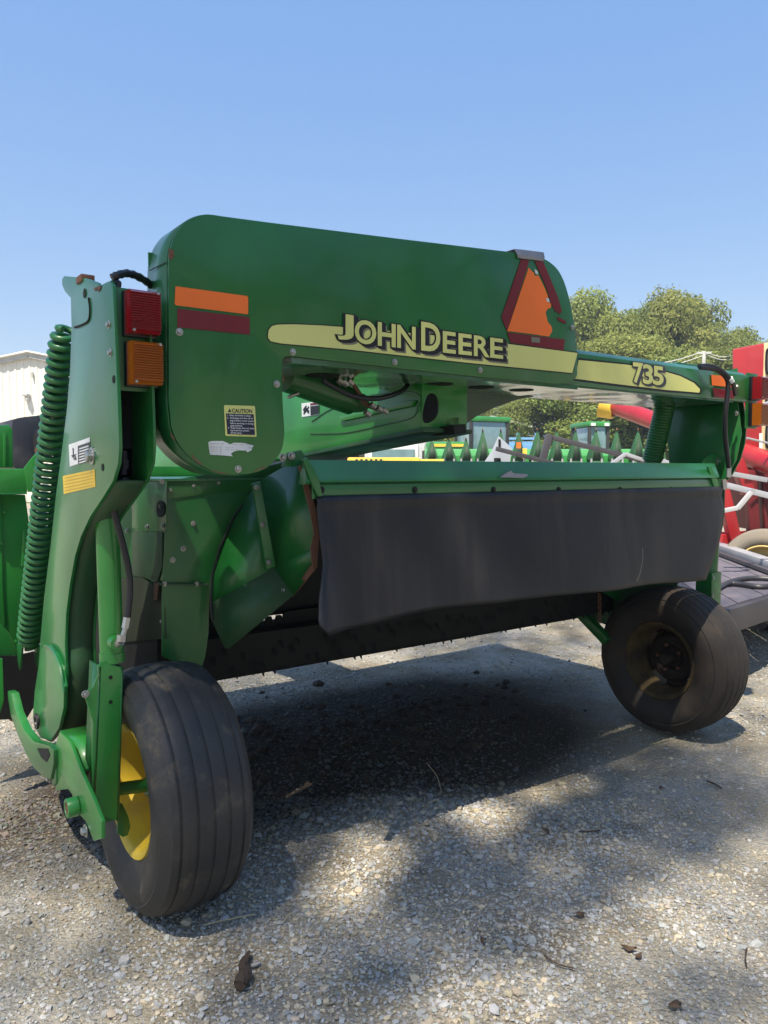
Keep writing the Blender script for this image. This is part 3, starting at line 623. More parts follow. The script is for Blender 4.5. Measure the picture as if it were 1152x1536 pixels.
MB().prism(crom(pl([(236, 756), (241, 751), (247, 756), (247, 770), (241, 776), (236, 771)], x=EX - .006), 3, True), (-.002, 0, 0)).build('slot_hole', DARK, root)
MB().tube([M(241, 762, x=EX - .008), M(247, 758, x=EX - .008) + Vector((-.02, 0, 0))], .004, 6).build('slot_pin', STEEL, root)
# top cover (sky-lit sheet)
MB().bb(EX - .02, 2.95, .19, 1.7, 1.398, 1.407).build('top_cover', GTOP, root, bevel=.002)
MB().bb(EX - .0, 2.9, 1.15, 1.25, 1.407, 1.455).build('top_rib', GBRT, root, bevel=.004)
MB().beam(M(203, 690, y=.9), M(232, 672, y=.9), .02, .01).build('tie_rod', DARK, root)
bolt(243, 722, dict(y=.18), .006)
# forming shield
def P3(px, py, y): return M(px, py, y=y)
arc = [(376, 741), (350, 776), (330, 820), (318, 862), (316, 905)]
def MPl(px, py, a_, b_, c_):
    n_ = (b_ - a_).cross(c_ - a_); d = _ray(px, py); d = Vector((d.dot(U), d.dot(V), d.z)); return CM + d * ((a_ - CM).dot(n_) / d.dot(n_))
A = [P3(a, b_, .17) for a, b_ in arc]; Fm = P3(412, 851, .0); pa1 = (A[0], A[4], Fm)
Ft = MPl(388, 722, *pa1); D = P3(477, 819, -.24); pa2 = (Ft, Fm, D); T = MPl(438, 694, *pa2); C = MPl(456, 699, *pa2)
Bt = P3(343, 973, .10); pa3 = (A[4], Fm, Bt); Fb = MPl(440, 893, *pa3); Bt2 = MPl(337, 972, *pa3); Bl = MPl(318, 930, *pa3); D0 = P3(474, 850, -.20)
fs = MB()
vs = A + [Ft, Fm, Fb, T, C, D, D0, Bt, Bt2, Bl]; i = {n_: k for k, n_ in enumerate('a0 a1 a2 a3 a4 Ft Fm Fb T C D D0 Bt Bt2 Bl'.split())}
fs.add(vs, [(i['a0'], i['a1'], i['a2'], i['a3'], i['a4'], i['Fm'], i['Ft'])])
fs.build('forming_shield', GREEN, root, solid=.005, sharp=12)
MB().add(vs, [(i['Ft'], i['Fm'], i['D'], i['C'], i['T'])]).build('forming_shield_extension', GREEN, root, solid=.005, sharp=12)
MB().add([v + Vector((0, .0, 0)) for v in vs], [(i['a4'], i['Bl'], i['Bt2'], i['Bt'], i['Fb'], i['Fm'])]).build('shield_lower_fold', GDIRT, root, solid=.005, sharp=12)
MB().add(vs, [(i['Fm'], i['Fb'], i['D0'], i['D'])]).build('shield_extension_fold', GREEN, root, solid=.005, sharp=12)
ch = [P3(376, 726, .01), P3(388, 722, -.0), P3(411, 849, -.02), P3(398, 853, -.01)]
MB().prism(ch, (0, -.012, 0)).build('shield_channel', GREEN, root, bevel=.002)
for p in [(385, 731), (394, 787), (403, 843)]: bolt(*p, dict(y=-.03), .007)
bolt(426, 885, dict(y=-.03), .008)
MB().tube([A[0] + Vector((-.002, -.006, 0))] + [a_ + Vector((-.002, -.006, 0)) for a_ in A[1:]] + [Bl + Vector((-.002, -.006, 0))], .004, 6).build('shield_edge_gasket', HOSE, root)
e = pl([(447, 699), (455, 697), (463, 725), (474, 765), (480, 800), (477, 830), (476, 850), (471, 858), (468, 845), (466, 822), (471, 800), (466, 772), (459, 745), (452, 715)], y=-.255)
MB().prism(e, (0, .003, 0)).build('rusty_shield_edge', RUST, root)
MB().add([P3(475, 851, -.225), P3(440, 896, -.03), P3(438, 890, -.03), P3(460, 858, -.15), P3(466, 848, -.2)], [(0, 1, 2, 3, 4)]).build('rusty_lower_edge', RUST, root, solid=.004)
# bar
br = MB().prism([(.375, a, b_) for a, b_ in ((-.272, 1.471), (-.30, 1.408), (-.302, 1.398), (-.286, 1.392), (-.286, 1.39), (-.24, 1.39))], (2.44, 0, 0)).build('deflector_bar', GTOP, root, bevel=.002)
MB().bb(.40, 2.80, -.292, -.284, 1.343, 1.389).build('curtain_clamp_strip', GTOP, br, bevel=.0015)
MB().prism(pl([(455, 690), (461, 686), (478, 716), (484, 744), (478, 745), (470, 730)], y=-.31), (0, .012, 0)).build('bar_end_plate', GREEN, br, bevel=.002)
for a_ in (482, 622, 740, 838, 930, 1006, 1066): bolt(a_, 735 - (a_ - 482) * .002, dict(y=-.293), .008, br, DARK)
for p in [(421, 707 - 20), (437, 684), (454, 687)]: pass
cr_ = pl([(748, 716), (758, 709), (764, 706), (768, 710), (788, 711), (789, 714), (782, 717)], y=-.307); MB().prism(cr_, (0, -.01, 0)).build('crumpled_tag', TAPE, br)
MB().prism(pl([(952, 739), (968, 732), (980, 734), (992, 739.5)], y=-.2935), (0, -.001, 0)).build('rust_patch', RUST, br)
# mounting plates on top left of bar
MB().prism(pl([(424, 700), (432, 679), (452, 675), (458, 684), (464, 694), (440, 700)], y=-.22), (0, .01, 0)).build('bar_lug', GREEN, root, bevel=.002)
for p in [(424, 686), (437, 684)]: bolt(*p, dict(y=-.23), .009)
# curtain
cb_ = MB(); NU, NV = 90, 22; vs = []
topx = lambda u: .41 + u * 2.39
botpx = [(470, 944), (480, 949), (520, 942), (600, 927), (700, 910), (780, 899), (850, 893), (950, 880), (1020, 875), (1048, 871)]
bp_ = [M(a_, b_, y=-.345) for a_, b_ in botpx]; xs_ = [p.x for p in bp_]; zs_ = [p.z for p in bp_]
lx = [.405, .405, .40, .378, .365]; 
R_edge = [M(a_, b_, y=-.30) for a_, b_ in ((1081, 738), (1084, 765), (1080, 795), (1070, 825), (1048, 871))]
for iu in range(NU + 1):
    u = iu / NU
    for iv in range(NV + 1):
        t = iv / NV
        xl = np.interp(t, [0, .5, .75, .95, 1], [.41, .41, .375, .36, .40]); xr = np.interp(t, [0, .2, .42, .65, 1], [p.x for p in R_edge])
        x = xl + (xr - xl) * u
        zb = np.interp(x, xs_, zs_) + .004 * math.sin(x * 9)
        z = 1.352 + (zb - 1.352) * t
        y = -.292 - .05 * t - .012 * math.sin(x * 4.1 + 1) * t - .003 * math.sin(x * 9 + t * 3) * t - .05 * t * math.exp(-((x - .38) / .07) ** 2) + .02 * math.exp(-((t - .06) / .05) ** 2) * 0 - .012 * math.exp(-((t - .03) / .04) ** 2)
        vs.append((x, y, z))
cb_.add(vs, [(a_ * (NV + 1) + b_, a_ * (NV + 1) + b_ + 1, (a_ + 1) * (NV + 1) + b_ + 1, (a_ + 1) * (NV + 1) + b_) for a_ in range(NU) for b_ in range(NV)], True)
cur = cb_.build('rubber_curtain', CUR, root, solid=.006, sharp=70)
MB().tube(crom([M(964, 822, y=-.338), M(964, 840, y=-.345), M(960, 860, y=-.352), M(955, 872, y=-.356)], 4), .0012, 4).build('scratch', GREYP, cur)

# dark internals
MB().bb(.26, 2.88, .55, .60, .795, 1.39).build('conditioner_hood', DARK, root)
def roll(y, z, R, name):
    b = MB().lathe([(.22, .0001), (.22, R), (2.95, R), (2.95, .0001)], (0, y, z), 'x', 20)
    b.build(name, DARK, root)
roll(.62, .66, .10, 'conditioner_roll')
tn = MB()
for k in range(54):
    x = .28 + k * .05; op = k in (5, 6, 7, 8, 15, 16, 17, 24)
    if k == 4: continue
    xa, xb = (x + .016, x + .036) if op else (x - .001, x + .051)
    zt_ = .80 if op else .815
    for ya in (.5,): tn.add([(x, ya, .74), (x + .05, ya, .74), (xb, ya, zt_), (xa, ya, zt_), (x, ya + .02, .74), (x + .05, ya + .02, .74), (xb, ya + .02, zt_), (xa, ya + .02, zt_)], [(0, 1, 2, 3), (4, 7, 6, 5), (0, 4, 5, 1), (1, 5, 6, 2), (2, 6, 7, 3), (3, 7, 4, 0)])
for k in range(90):     # tines hanging from the pan edge and along the roll
    x = .3 + k * .029 + random.uniform(-.008, .008); L = random.uniform(.003, .028); z = .604
    if random.random() < .3: continue
    tn.add([(x, .398, z), (x + .016, .398, z), (x + .010, .392, z - L), (x + .005, .392, z - L), (x, .41, z), (x + .016, .41, z)], [(0, 1, 2, 3), (1, 5, 2), (0, 3, 4), (4, 3, 2, 5)])
for k in range(60):
    x = .3 + k * .043 + random.uniform(-.01, .01); z = random.choice((.64, .69, .72))
    tn.add([(x, .398, z), (x + .02, .398, z), (x + .016, .375, z - .03), (x + .004, .375, z - .03)], [(0, 1, 2, 3)])
t_ = tn.build('conditioner_tines', DARK, root); t_['kind'] = 'stuff'
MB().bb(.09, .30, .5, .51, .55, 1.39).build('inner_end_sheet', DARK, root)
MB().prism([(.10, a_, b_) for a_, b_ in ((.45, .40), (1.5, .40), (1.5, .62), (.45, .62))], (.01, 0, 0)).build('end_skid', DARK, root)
MB().bb(.085, .095, .30, 1.6, .56, .955).build('end_shade_sheet', DARK, root)  # black sheet added to paint the shade below the splash plate
MB().prism(pl([(-60, 984), (22, 984), (62, 975), (64, 1040), (40, 1078), (-60, 1082)], y=1.28), (0, .01, 0)).build('rear_dark_sheet', DARK, root)  # black sheet added to keep the area behind the leg foot dark
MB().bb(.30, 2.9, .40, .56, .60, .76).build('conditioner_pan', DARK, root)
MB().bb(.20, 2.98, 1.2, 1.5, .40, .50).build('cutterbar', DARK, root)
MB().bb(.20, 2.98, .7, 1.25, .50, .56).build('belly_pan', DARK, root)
MB().bb(2.93, 2.94, .0, 1.6, .55, 1.39).build('far_end_plate', GREEN, root)
MB().prism([(2.9, a_, b_) for a_, b_ in ((-.28, 1.39), (.6, 1.39), (.6, .62), (.2, .62), (-.18, .95), (-.28, 1.2))], (.01, 0, 0)).build('far_forming_shield', GDIRT, root)

# ---- tongue (drawbar) and fittings in the gap
tg = MB().prism([(1.0, a_, b_) for a_, b_ in ((-.12, 1.60), (0, 1.59), (1.0, 1.497), (2.6, 1.36), (5.2, .62), (5.2, .80), (3.4, 1.55), (2.9, 1.95), (.3, 1.95), (.2, 1.785), (-.12, 1.785))], (.24, 0, 0)).build('tongue', GBRT, root, bevel=.008)
MB().prism([(.988, a_, b_) for a_, b_ in ((-.14, 1.585), (0, 1.572), (1.0, 1.481), (1.0, 1.4965), (0, 1.5895), (-.14, 1.602))], (.26, 0, 0)).build('tongue_bottom_flange', GDIRT, tg, bevel=.003)
MB().prism(pl([(508, 625), (614, 600), (622, 600), (618, 609), (512, 632)], x=.985), (.014, 0, 0)).build('tongue_rail', GBRT, tg, bevel=.004)
MB().prism(crom(pl([(640, 595), (648, 590), (655, 600), (655, 620), (646, 632), (636, 634), (634, 620)], x=.992), 3, True), (.007, 0, 0)).build('tongue_window', DARK, tg)
MB().tube(crom(pl([(466, 651), (520, 649), (580, 636), (600, 632)], x=.999), 4), .003, 6).build('weld_seam', GDIRT, tg)
MB().tube(crom(pl([(468, 632), (500, 612), (560, 592), (624, 590), (626, 612), (618, 626), (590, 634)], x=.999), 4), .004, 6).build('weld_seam', GREEN, tg)
sk = MB().prism(pl([(452.5, 605), (478, 602), (479, 622), (453, 625.5)], x=.9985), (-.001, 0, 0)).build('warning_sticker', WHT, tg)
MB().prism(pl([(465.5, 605), (478, 603.5), (478.5, 606.5), (465.5, 608)], x=.9965), (-.0006, 0, 0)).build('sticker_header', MAR, sk)
MB().prism(pl([(465.5, 609.5), (478.3, 608), (478.6, 621), (465.8, 623)], x=.9965), (-.0006, 0, 0)).build('sticker_panel', BLK, sk)
for q in ([(454.5, 614), (459, 608), (460.5, 609), (456, 619)], [(459, 611), (464, 616), (463, 621), (457.5, 614)], [(455, 620), (463, 609), (464, 611), (456, 622)]): MB().prism(pl(q, x=.9965), (-.0006, 0, 0)).build('pictogram', BLK, sk)
# swing cylinder under the beam
a = M(428, 566, y=-.02); b_ = M(526, 602, y=.02)
MB().tube([a, b_], .052, 24).build('swing_cylinder', GREEN, root, sharp=50)
MB().tube([b_, M(548, 606, y=.03)], .022, 16).build('cylinder_rod', STEEL, root, sharp=50)
MB().lathe([(0, .0001), (0, .036), (.05, .036), (.05, .0001)], M(543, 604, y=.0), 'y', 20).build('rod_clevis', GREEN, root, sharp=40)
MB().tube(crom([M(484, 570, y=-.2), M(500, 580, y=-.2), M(530, 594, y=-.2), (M(562, 598, y=-.2)), M(590, 592, y=-.16), M(606, 584, y=-.1), M(612, 576, y=-.05)], 6), .0095, 10).build('swing_hose', HOSE, root)
MB().tube(crom([M(526, 572, y=-.05), M(538, 588, y=-.05), M(546, 604, y=-.05), M(560, 612, y=-.05), M(580, 618, y=-.05)], 5), .008, 8).build('crossover_hose', RUST, root)
for q in ((506, 569), (514, 572), (522, 571), (556, 606), (566, 611), (574, 614), (548, 618)): p = M(*q, y=-.08); MB().tube([p, p + Vector((.02, .0, -.012))], .012, 6).build('hose_fitting', STEEL, root, sharp=30)
MB().tube([M(432, 596, y=-.1), M(448, 590, y=-.1)], .006, 6).build('cotter_pin', STEEL, root)
# curved gusset under the beam
gu = pl([(600, 586), (846, 588), (812, 593), (775, 600), (742, 612), (715, 625), (700, 636), (688, 640), (660, 632), (640, 612), (620, 596)], y=.055)
MB().prism(gu, (0, .07, 0)).build('hitch_gusset', mat('dark_green_casting', (.008, .065, .028), .4, coat=.4), root, bevel=.006)
MB().prism(pl([(670, 628), (688, 626), (688, 648), (670, 648)], y=-.12), (0, .12, 0)).build('hitch_post', DARK, root)
MB().prism(pl([(680, 639), (698, 636), (700, 649), (682, 652)], y=-.2), (0, .2, 0)).build('hitch_foot', DARK, root)

# ---- right leg
IX = 2.98
rin = pl([(1000, 604), (1070, 610), (1106, 600), (1112, 650), (1104, 690), (1085, 722), (1060, 740), (1010, 735), (1003, 690)], x=IX)
MB().prism(rin, (.008, 0, 0)).build('far_leg_inner_plate', GREEN, root, bevel=.002)
rout = pl([(1075, 560), (1105, 552), (1114, 600), (1119, 640), (1117, 665), (1110, 690), (1098, 712), (1084, 728), (1060, 745), (1030, 740), (1010, 690), (1010, 560)], x=3.12)
MB().prism(rout, (.01, 0, 0)).build('far_leg_outer_plate', GREEN, root, bevel=.002)
MB().bb(2.99, 3.12, -.05, -.042, 1.45, 1.80).build('far_leg_web', GDIRT, root)
rbx = MB().prism([(2.7, a_, b_) for a_, b_ in ((-.327, 1.80), (-.327, 1.93), (.1, 1.945), (.1, 1.80))], (.42, 0, 0)); rbx.build('beam_end_box', GREEN, root, bevel=.008)
decal('orange_reflector', [(1067, 562), (1096, 565), (1099, 581), (1068, 578)], ORG_, -.3285, .0012, bm_o)
decal('dark_red_reflector', [(1069, 582), (1099, 585), (1101, 598), (1070, 596)], MAR, -.3285, .0012, bm_o)
lug = crom(pl([(1052, 697), (1062, 684), (1075, 680), (1088, 686), (1095, 698), (1092, 712), (1080, 719), (1060, 720)], y=-.19), 4, True)
MB().prism(lug, (0, .012, 0)).build('pivot_lug', GREEN, root, bevel=.002)
bolt(1078, 692, dict(y=-.192), .016); bolt(1065, 698, dict(y=-.192), .009)
c = M(1088, 704, y=-.192); MB().lathe([(0, .0001), (0, .014), (-.001, .014), (-.001, .0001)], c, 'y', 14).build('bolt_hole', DARK, root)
MB().prism(pl([(1062, 700), (1068, 700), (1077, 722), (1080, 736), (1074, 738), (1068, 720)], y=-.30), (0, .01, 0)).build('bar_end_plate', GREEN, root, bevel=.002)
h1 = crom([M(1048, 549, y=-.34), M(1065, 549, y=-.36), M(1082, 556, y=-.38), M(1096, 570, y=-.39), M(1101, 580, y=-.38), M(1103, 592, y=-.35)], 6)
MB().tube(h1, .011, 9).build('far_lamp_cable', HOSE, root)
h2 = crom([M(1050, 551, y=-.345), M(1075, 555, y=-.37), M(1090, 568, y=-.38), M(1092, 585, y=-.38), M(1088, 620, y=-.37), M(1088, 655, y=-.35), M(1092, 690, y=-.33), M(1093, 702, y=-.32)], 6)
MB().tube(h2, .012, 9).build('far_lift_hose', HOSE, root)
MB().tube([M(1095, 567, y=-.392), M(1098, 573, y=-.392)], .0135, 10).build('cable_clip', WHT, root)
MB().tube([M(1093, 701, y=-.32), M(1093, 716, y=-.32)], .013, 8).build('hose_fitting', STEEL, root, sharp=30)
MB().tube([M(1086, 719, y=-.3), M(1087, 734, y=-.3)], .012, 6).build('hose_fitting', STEEL, root, sharp=30)
for p in [(1105, 580), (1104, 620)]: bolt(*p, dict(y=-.326), .009)
# right strut and wheel arm
MB().tube([M(1072, 760, y=0), M(1066, 858, y=0)], .038, 20).build('far_lift_cylinder', GREEN, root, sharp=50)
a = M(1063, 857, y=0); MB().bb(a.x - .05, a.x + .05, -.05, .05, .38, a.z).build('far_strut_channel', GREEN, root, bevel=.003)
for p in [(1070, 867), (1069, 893)]: bolt(*p, dict(y=-.051), .006)
MB().prism([(3.04, a_, b_) for a_, b_ in ((-.06, .36), (.75, .50), (.75, .62), (-.05, .46))], (.09, 0, 0)).build('far_wheel_arm', GREEN, root, bevel=.004)
MB().tube([(2.9, 0, .395), (3.1, 0, .4)], .025, 14).build('far_axle', GREEN, root)
# bits in front of the far wheel
MB().beam(M(866, 914, y=.5), M(912, 962, y=.3), .06, .05).build('diagonal_channel', GREEN, root, bevel=.004)
MB().prism(pl([(905, 888), (1000, 876), (1010, 905), (935, 906)], y=.35), (0, .02, 0)).build('far_skid_plate', GREEN, root, bevel=.003)
cl = MB()
for k in range(10):
    p = M(899 + (k % 2) * .5, 893 + k * 4.4, y=.25); cl.lathe([(-.003, .007), (.003, .007), (.003, .011), (-.003, .011)], p, 'x' if k % 2 else 'y', 10, closed=True)
cl.build('safety_chain', RUST, root)

# ---- wheels
TW = .31; TR = .395
def wheel(x0, rub, rimm, label, seed):
    wl = empty('wheel', (x0, 0, TR)); wl.parent = root; wl['label'] = label
    h = TW / 2; prof = [(-.10, .205), (-.118, .212), (-.135, .235), (-.150, .275), (-.155, .305), (-.152, .33), (-.146, .340), (-.148, .346), (-.140, .358), (-.128, .371)]
    # ribbed tread
    tread = []
    gr = [-.098, -.050, 0, .050, .098]
    cur_ = -.122
    def rr(x): return .397 - .85 * abs(x) ** 2 - 22 * abs(x) ** 4
    for g_ in gr:
        tread += [(cur_, rr(cur_) - (.0 if cur_ < -.12 else .0)), ((cur_ + g_) / 2, rr((cur_ + g_) / 2) + .001), (g_ - .005, rr(g_) - .0005), (g_ - .003, rr(g_) - .0045), (g_ + .003, rr(g_) - .0045), (g_ + .005, rr(g_) - .0005)]
        cur_ = g_ + .012
    tread += [(.122, rr(.122))]
    full = prof + tread + [(-a_, r_) for a_, r_ in reversed(prof)]
    b = MB().lathe(full, (0, 0, 0), 'x', 128); 
    v2 = []
    for v in b.v:   # squash slightly where it carries load
        x, y, z = v
        if z < -.375: z = -.375 + (z + .375) * .35; x *= 1.03
        v2.append((x, y, z))
    b.v = v2
    ty = b.build('tyre', rub, wl, sharp=32)
    rim = MB().lathe([(-.112, .188), (-.122, .200), (-.126, .212), (-.116, .216), (-.106, .206), (-.095, .190), (-.06, .176), (.06, .176), (.095, .190), (.106, .206), (.116, .216), (.126, .212), (.122, .2), (.112, .188), (.10, .184), (.055, .166), (-.055, .166), (-.1, .184)], (0, 0, 0), 'x', 72, closed=True).build('rim', rimm, wl, sharp=40)
    d = MB(); n = 60
    for k in range(n):
        q0, q1 = 2 * math.pi * k / n, 2 * math.pi * (k + 1) / n; rad = [.0, .055, .105, .138, .168]; xx = [.0, .0, -.02, .008, .012]
        for j in range(4):
            if j == 3 and (k % 15) in (5, 6, 7, 8, 9, 10): continue
            d.add([(xx[j] + .01, rad[j] * math.cos(q0), rad[j] * math.sin(q0)), (xx[j + 1] + .01, rad[j + 1] * math.cos(q0), rad[j + 1] * math.sin(q0)), (xx[j + 1] + .01, rad[j + 1] * math.cos(q1), rad[j + 1] * math.sin(q1)), (xx[j] + .01, rad[j] * math.cos(q1), rad[j] * math.sin(q1))], [(0, 1, 2, 3)])
    d.build('wheel_disc', HUBDARK if rimm is YDARK else rimm, rim, solid=.006, sharp=30)
    MB().lathe([(-.07, .0001), (-.07, .028), (-.06, .034), (.02, .034), (.05, .03), (.05, .0001)], (0, 0, 0), 'x', 20).build('hub', HUBDARK if rimm is YDARK else GREEN, rim, sharp=40)
    for k in range(5):
        q = 2 * math.pi * k / 5; p = (-.008, .072 * math.cos(q), .072 * math.sin(q)); MB().lathe([(0, .0001), (-.018, .0001), (-.018, .009), (0, .01)], p, 'x', 6, smooth=False).build('lug_nut', RUST, rim)
    return wl
w1 = wheel(0, RUB, YEL, 'near wheel with bright yellow rim', 1); w1.rotation_euler = (.6, 0, 0)
w2 = wheel(2.888, RUB2, YDARK, 'far wheel with grimy, shade-darkened rim', 2); w2.rotation_euler = (1.3, 0, 0)

# ==================================================================== TREES
def leaf_mat(name, c, tr=.35):
    m = bpy.data.materials.new(name); m.use_nodes = True; n = m.node_tree.nodes; l = m.node_tree.links; b = n['Principled BSDF']
    at = n.new('ShaderNodeAttribute'); at.attribute_name = 'tone'; oi = n.new('ShaderNodeObjectInfo')
    r = n.new('ShaderNodeMix'); r.data_type = 'RGBA'; q = [x for x in r.inputs if x.type == 'RGBA']; q[0].default_value = (*[k * .5 for k in c], 1); q[1].default_value = (c[0] * 1.5, c[1] * 1.3, c[2] * 1.2, 1)
    l.new(at.outputs['Fac'], r.inputs['Factor'])
    hs = n.new('ShaderNodeHueSaturation'); mr = n.new('ShaderNodeMapRange'); mr.inputs[3].default_value = .485; mr.inputs[4].default_value = .525; l.new(oi.outputs['Random'], mr.inputs[0]); l.new(mr.outputs[0], hs.inputs['Hue'])
    l.new([x for x in r.outputs if x.type == 'RGBA'][0], hs.inputs['Color'])
    l.new(hs.outputs[0], b.inputs['Base Color']); b.inputs['Roughness'].default_value = .6; b.inputs['Specular IOR Level'].default_value = .3
    t = n.new('ShaderNodeBsdfTranslucent'); l.new(hs.outputs[0], t.inputs[0]); ms = n.new('ShaderNodeMixShader'); ms.inputs[0].default_value = tr
    out = n['Material Output']; l.new(b.outputs[0], ms.inputs[1]); l.new(t.outputs[0], ms.inputs[2]); l.new(ms.outputs[0], out.inputs[0]); return m
LEAF = leaf_mat('tree_leaves', (.235, .295, .075), .4); BARK = mat('tree_bark', (.09, .07, .05), .9, bump=.02, bscale=8)
def crown_mesh(name, centers, n, size, seed, m, holes=None, off=None):
    r = np.random.default_rng(seed); C = np.array([c[:3] for c in centers]); R = np.array([c[3:6] for c in centers]); w_ = R.prod(1); w_ = w_ / w_.sum()
    k = r.choice(len(C), n, p=w_); d = r.normal(size=(n, 3)); d /= np.linalg.norm(d, axis=1)[:, None]; rad = r.uniform(.45, 1.05, n) ** .6
    lump = 1 + .18 * np.sin(d[:, 0] * 7 + k) * np.sin(d[:, 2] * 6 + k * 2)
    P = C[k] + d * R[k] * (rad * lump)[:, None]
    if holes is not None:
        Pw = P + np.array(off); S = np.array(SUN); keep = np.ones(len(P), bool)
        for hx, hy, hr in holes:
            v = Pw - np.array([hx, hy, 0]); t = v @ S; dist = np.linalg.norm(v - t[:, None] * S, axis=1); keep &= dist > hr
        P, d, k = P[keep], d[keep], k[keep]; n = len(P)
    nr = d + r.normal(0, .55, (n, 3)) + np.array([0, 0, .35]); nr /= np.linalg.norm(nr, axis=1)[:, None]
    a = np.cross(nr, r.normal(size=(n, 3))); a /= np.linalg.norm(a, axis=1)[:, None]; b_ = np.cross(nr, a)
    s = size * r.uniform(.5, 1.3, n)[:, None]
    Q = np.stack([P - a * s, P + b_ * s * .55 + nr * s * .15, P + a * s, P - b_ * s * .55 + nr * s * .15], 1).reshape(-1, 3)
    me = bpy.data.meshes.new(name); me.vertices.add(n * 4); me.vertices.foreach_set('co', Q.astype(np.float32).ravel()); me.loops.add(n * 4); me.loops.foreach_set('vertex_index', np.arange(n * 4, dtype=np.int32))
    me.polygons.add(n); me.polygons.foreach_set('loop_start', np.arange(0, n * 4, 4, dtype=np.int32)); me.update(calc_edges=True)
    at = me.attributes.new('tone', 'FLOAT', 'FACE'); at.data.foreach_set('value', np.clip(r.uniform(0, 1, n) * .6 + .4 * ((k * 37) % 10) / 10, 0, 1).astype(np.float32)); me.materials.append(m); return me
def trunk_mesh(H, r0, seed, lean=0):
    r = random.Random(seed); b = MB(); pts = [Vector((lean * k / 6 + r.uniform(-.1, .1) * (k > 0), r.uniform(-.1, .1) * (k > 0), H * k / 6)) for k in range(7)]
    b.tube(pts, [r0 * (1 - .75 * k / 6) for k in range(7)], 9)
    for k in range(9):
        z = H * r.uniform(.35, .9); q = r.uniform(0, 6.28); L = H * r.uniform(.2, .36); p0 = Vector((lean * z / H, 0, z)); p1 = p0 + Vector((math.cos(q) * L * .6, math.sin(q) * L * .6, L * .4)); p2 = p0 + Vector((math.cos(q) * L, math.sin(q) * L, L * .9))
        b.tube([p0, p1, p2], [r0 * .4, r0 * .22, r0 * .06], 6)
    return b
variants = []
for s in range(5):
    r = random.Random(100 + s); H = 1.0; cs = []
    for k in range(26):
        q = r.uniform(0, 6.28); z = r.uniform(.18, .92); wd = .36 * math.sin(math.pi * min(1, (z * .9 + .12))) ** .7; rad_ = r.uniform(.3, 1) * wd; rr_ = r.uniform(.09, .16)
        cs.append((math.cos(q) * rad_, math.sin(q) * rad_, z, rr_, rr_, rr_ * r.uniform(.6, .95)))
    variants.append((crown_mesh('crown', cs, 24000, .0108, 50 + s, LEAF), trunk_mesh(.8, .022, s)))
tmesh = []
for cm_, tb_ in variants:
    o = tb_.build('trunk', BARK); tmesh.append(o.data); bpy.data.objects.remove(o)
NT = 0
def tree(x, y, H, wsc, v, label, group='trees along the far edge of the yard'):
    global NT; NT += 1
    t = empty('broadleaf_tree', (x, y, 0), random.uniform(0, 6.28)); t.scale = (H * wsc, H * wsc, H); tag(t, label, 'tree', group)
    c = bpy.data.objects.new('crown', variants[v][0]); col.objects.link(c); c.parent = t
    k = bpy.data.objects.new('trunk', tmesh[v]); col.objects.link(k); k.parent = t
    return t
# (pixel of the top, distance)
for px, py, D, ws, lab in [(872, 438, 58, .8, 'tall rounded tree just right of the green hood end'), (915, 452, 62, .8, 'tree second from the hood with a lower top'), (952, 446, 55, .7, 'yellow-green tree left of the tallest tree'),
                           (992, 424, 60, .72, 'tallest tree with two-humped crown above the number on the beam'), (1042, 424, 63, .66, 'wide tall tree above the far tail lamps'), (1018, 438, 57, .7, 'tree filling the dip between the two tallest crowns'), (970, 452, 57, .7, 'rounded tree just left of the tallest tree'), (1084, 466, 60, .8, 'lower tree right of the tall pair'),
                           (1118, 482, 64, .8, 'tree above the red feed tank'), (1155, 498, 62, .8, 'tree at the right edge behind the red feed tank'), (1205, 492, 60, .9, 'tree beyond the right edge of the frame')]:
    p = W(px, py, D); tree(p.x, p.y, p.z, ws, NT % 5, lab)
front = ['low bushy tree behind the tractor cab', 'bushy tree left of the yellow auger mouth', 'pale bushy tree under the yellow auger mouth', 'low tree behind the far coil spring', 'bright low tree behind the utility pole', 'low tree in front of the tall pair', 'low bushy tree left of the red feed tank', 'low bushy tree behind the red feed tank', 'low tree right of the feed tank',
         'low tree behind the white shed', 'low tree left of the white shed']
for k, (px, py) in enumerate([(760, 596), (822, 560), (880, 520), (930, 500), (985, 510), (1030, 515), (1075, 505), (1120, 520), (1170, 510), (725, 600), (690, 612)]):
    D = 47 + (k * 7) % 6; p = W(px, py, D); tree(p.x, p.y, p.z, 1.25, (k * 3 + 1) % 5, front[k])
# trees behind the camera (what the glossy hood mirrors)
for k in range(7):
    a = math.radians((12, -3, -15, -29, -43, -62, -88)[k]); dd = (24, 21, 26, 22, 25, 24, 27)[k]; tree(dd * math.cos(a), dd * math.sin(a), (10, 13, 9, 12, 11, 12, 12)[k], .9, k % 5, 'leafy tree behind the photographer, ' + ('left end of the row', 'second from the left end', 'third from the left end', 'middle of the row', 'third from the right end', 'second from the right end', 'right end of the row')[k], 'trees behind the photographer')
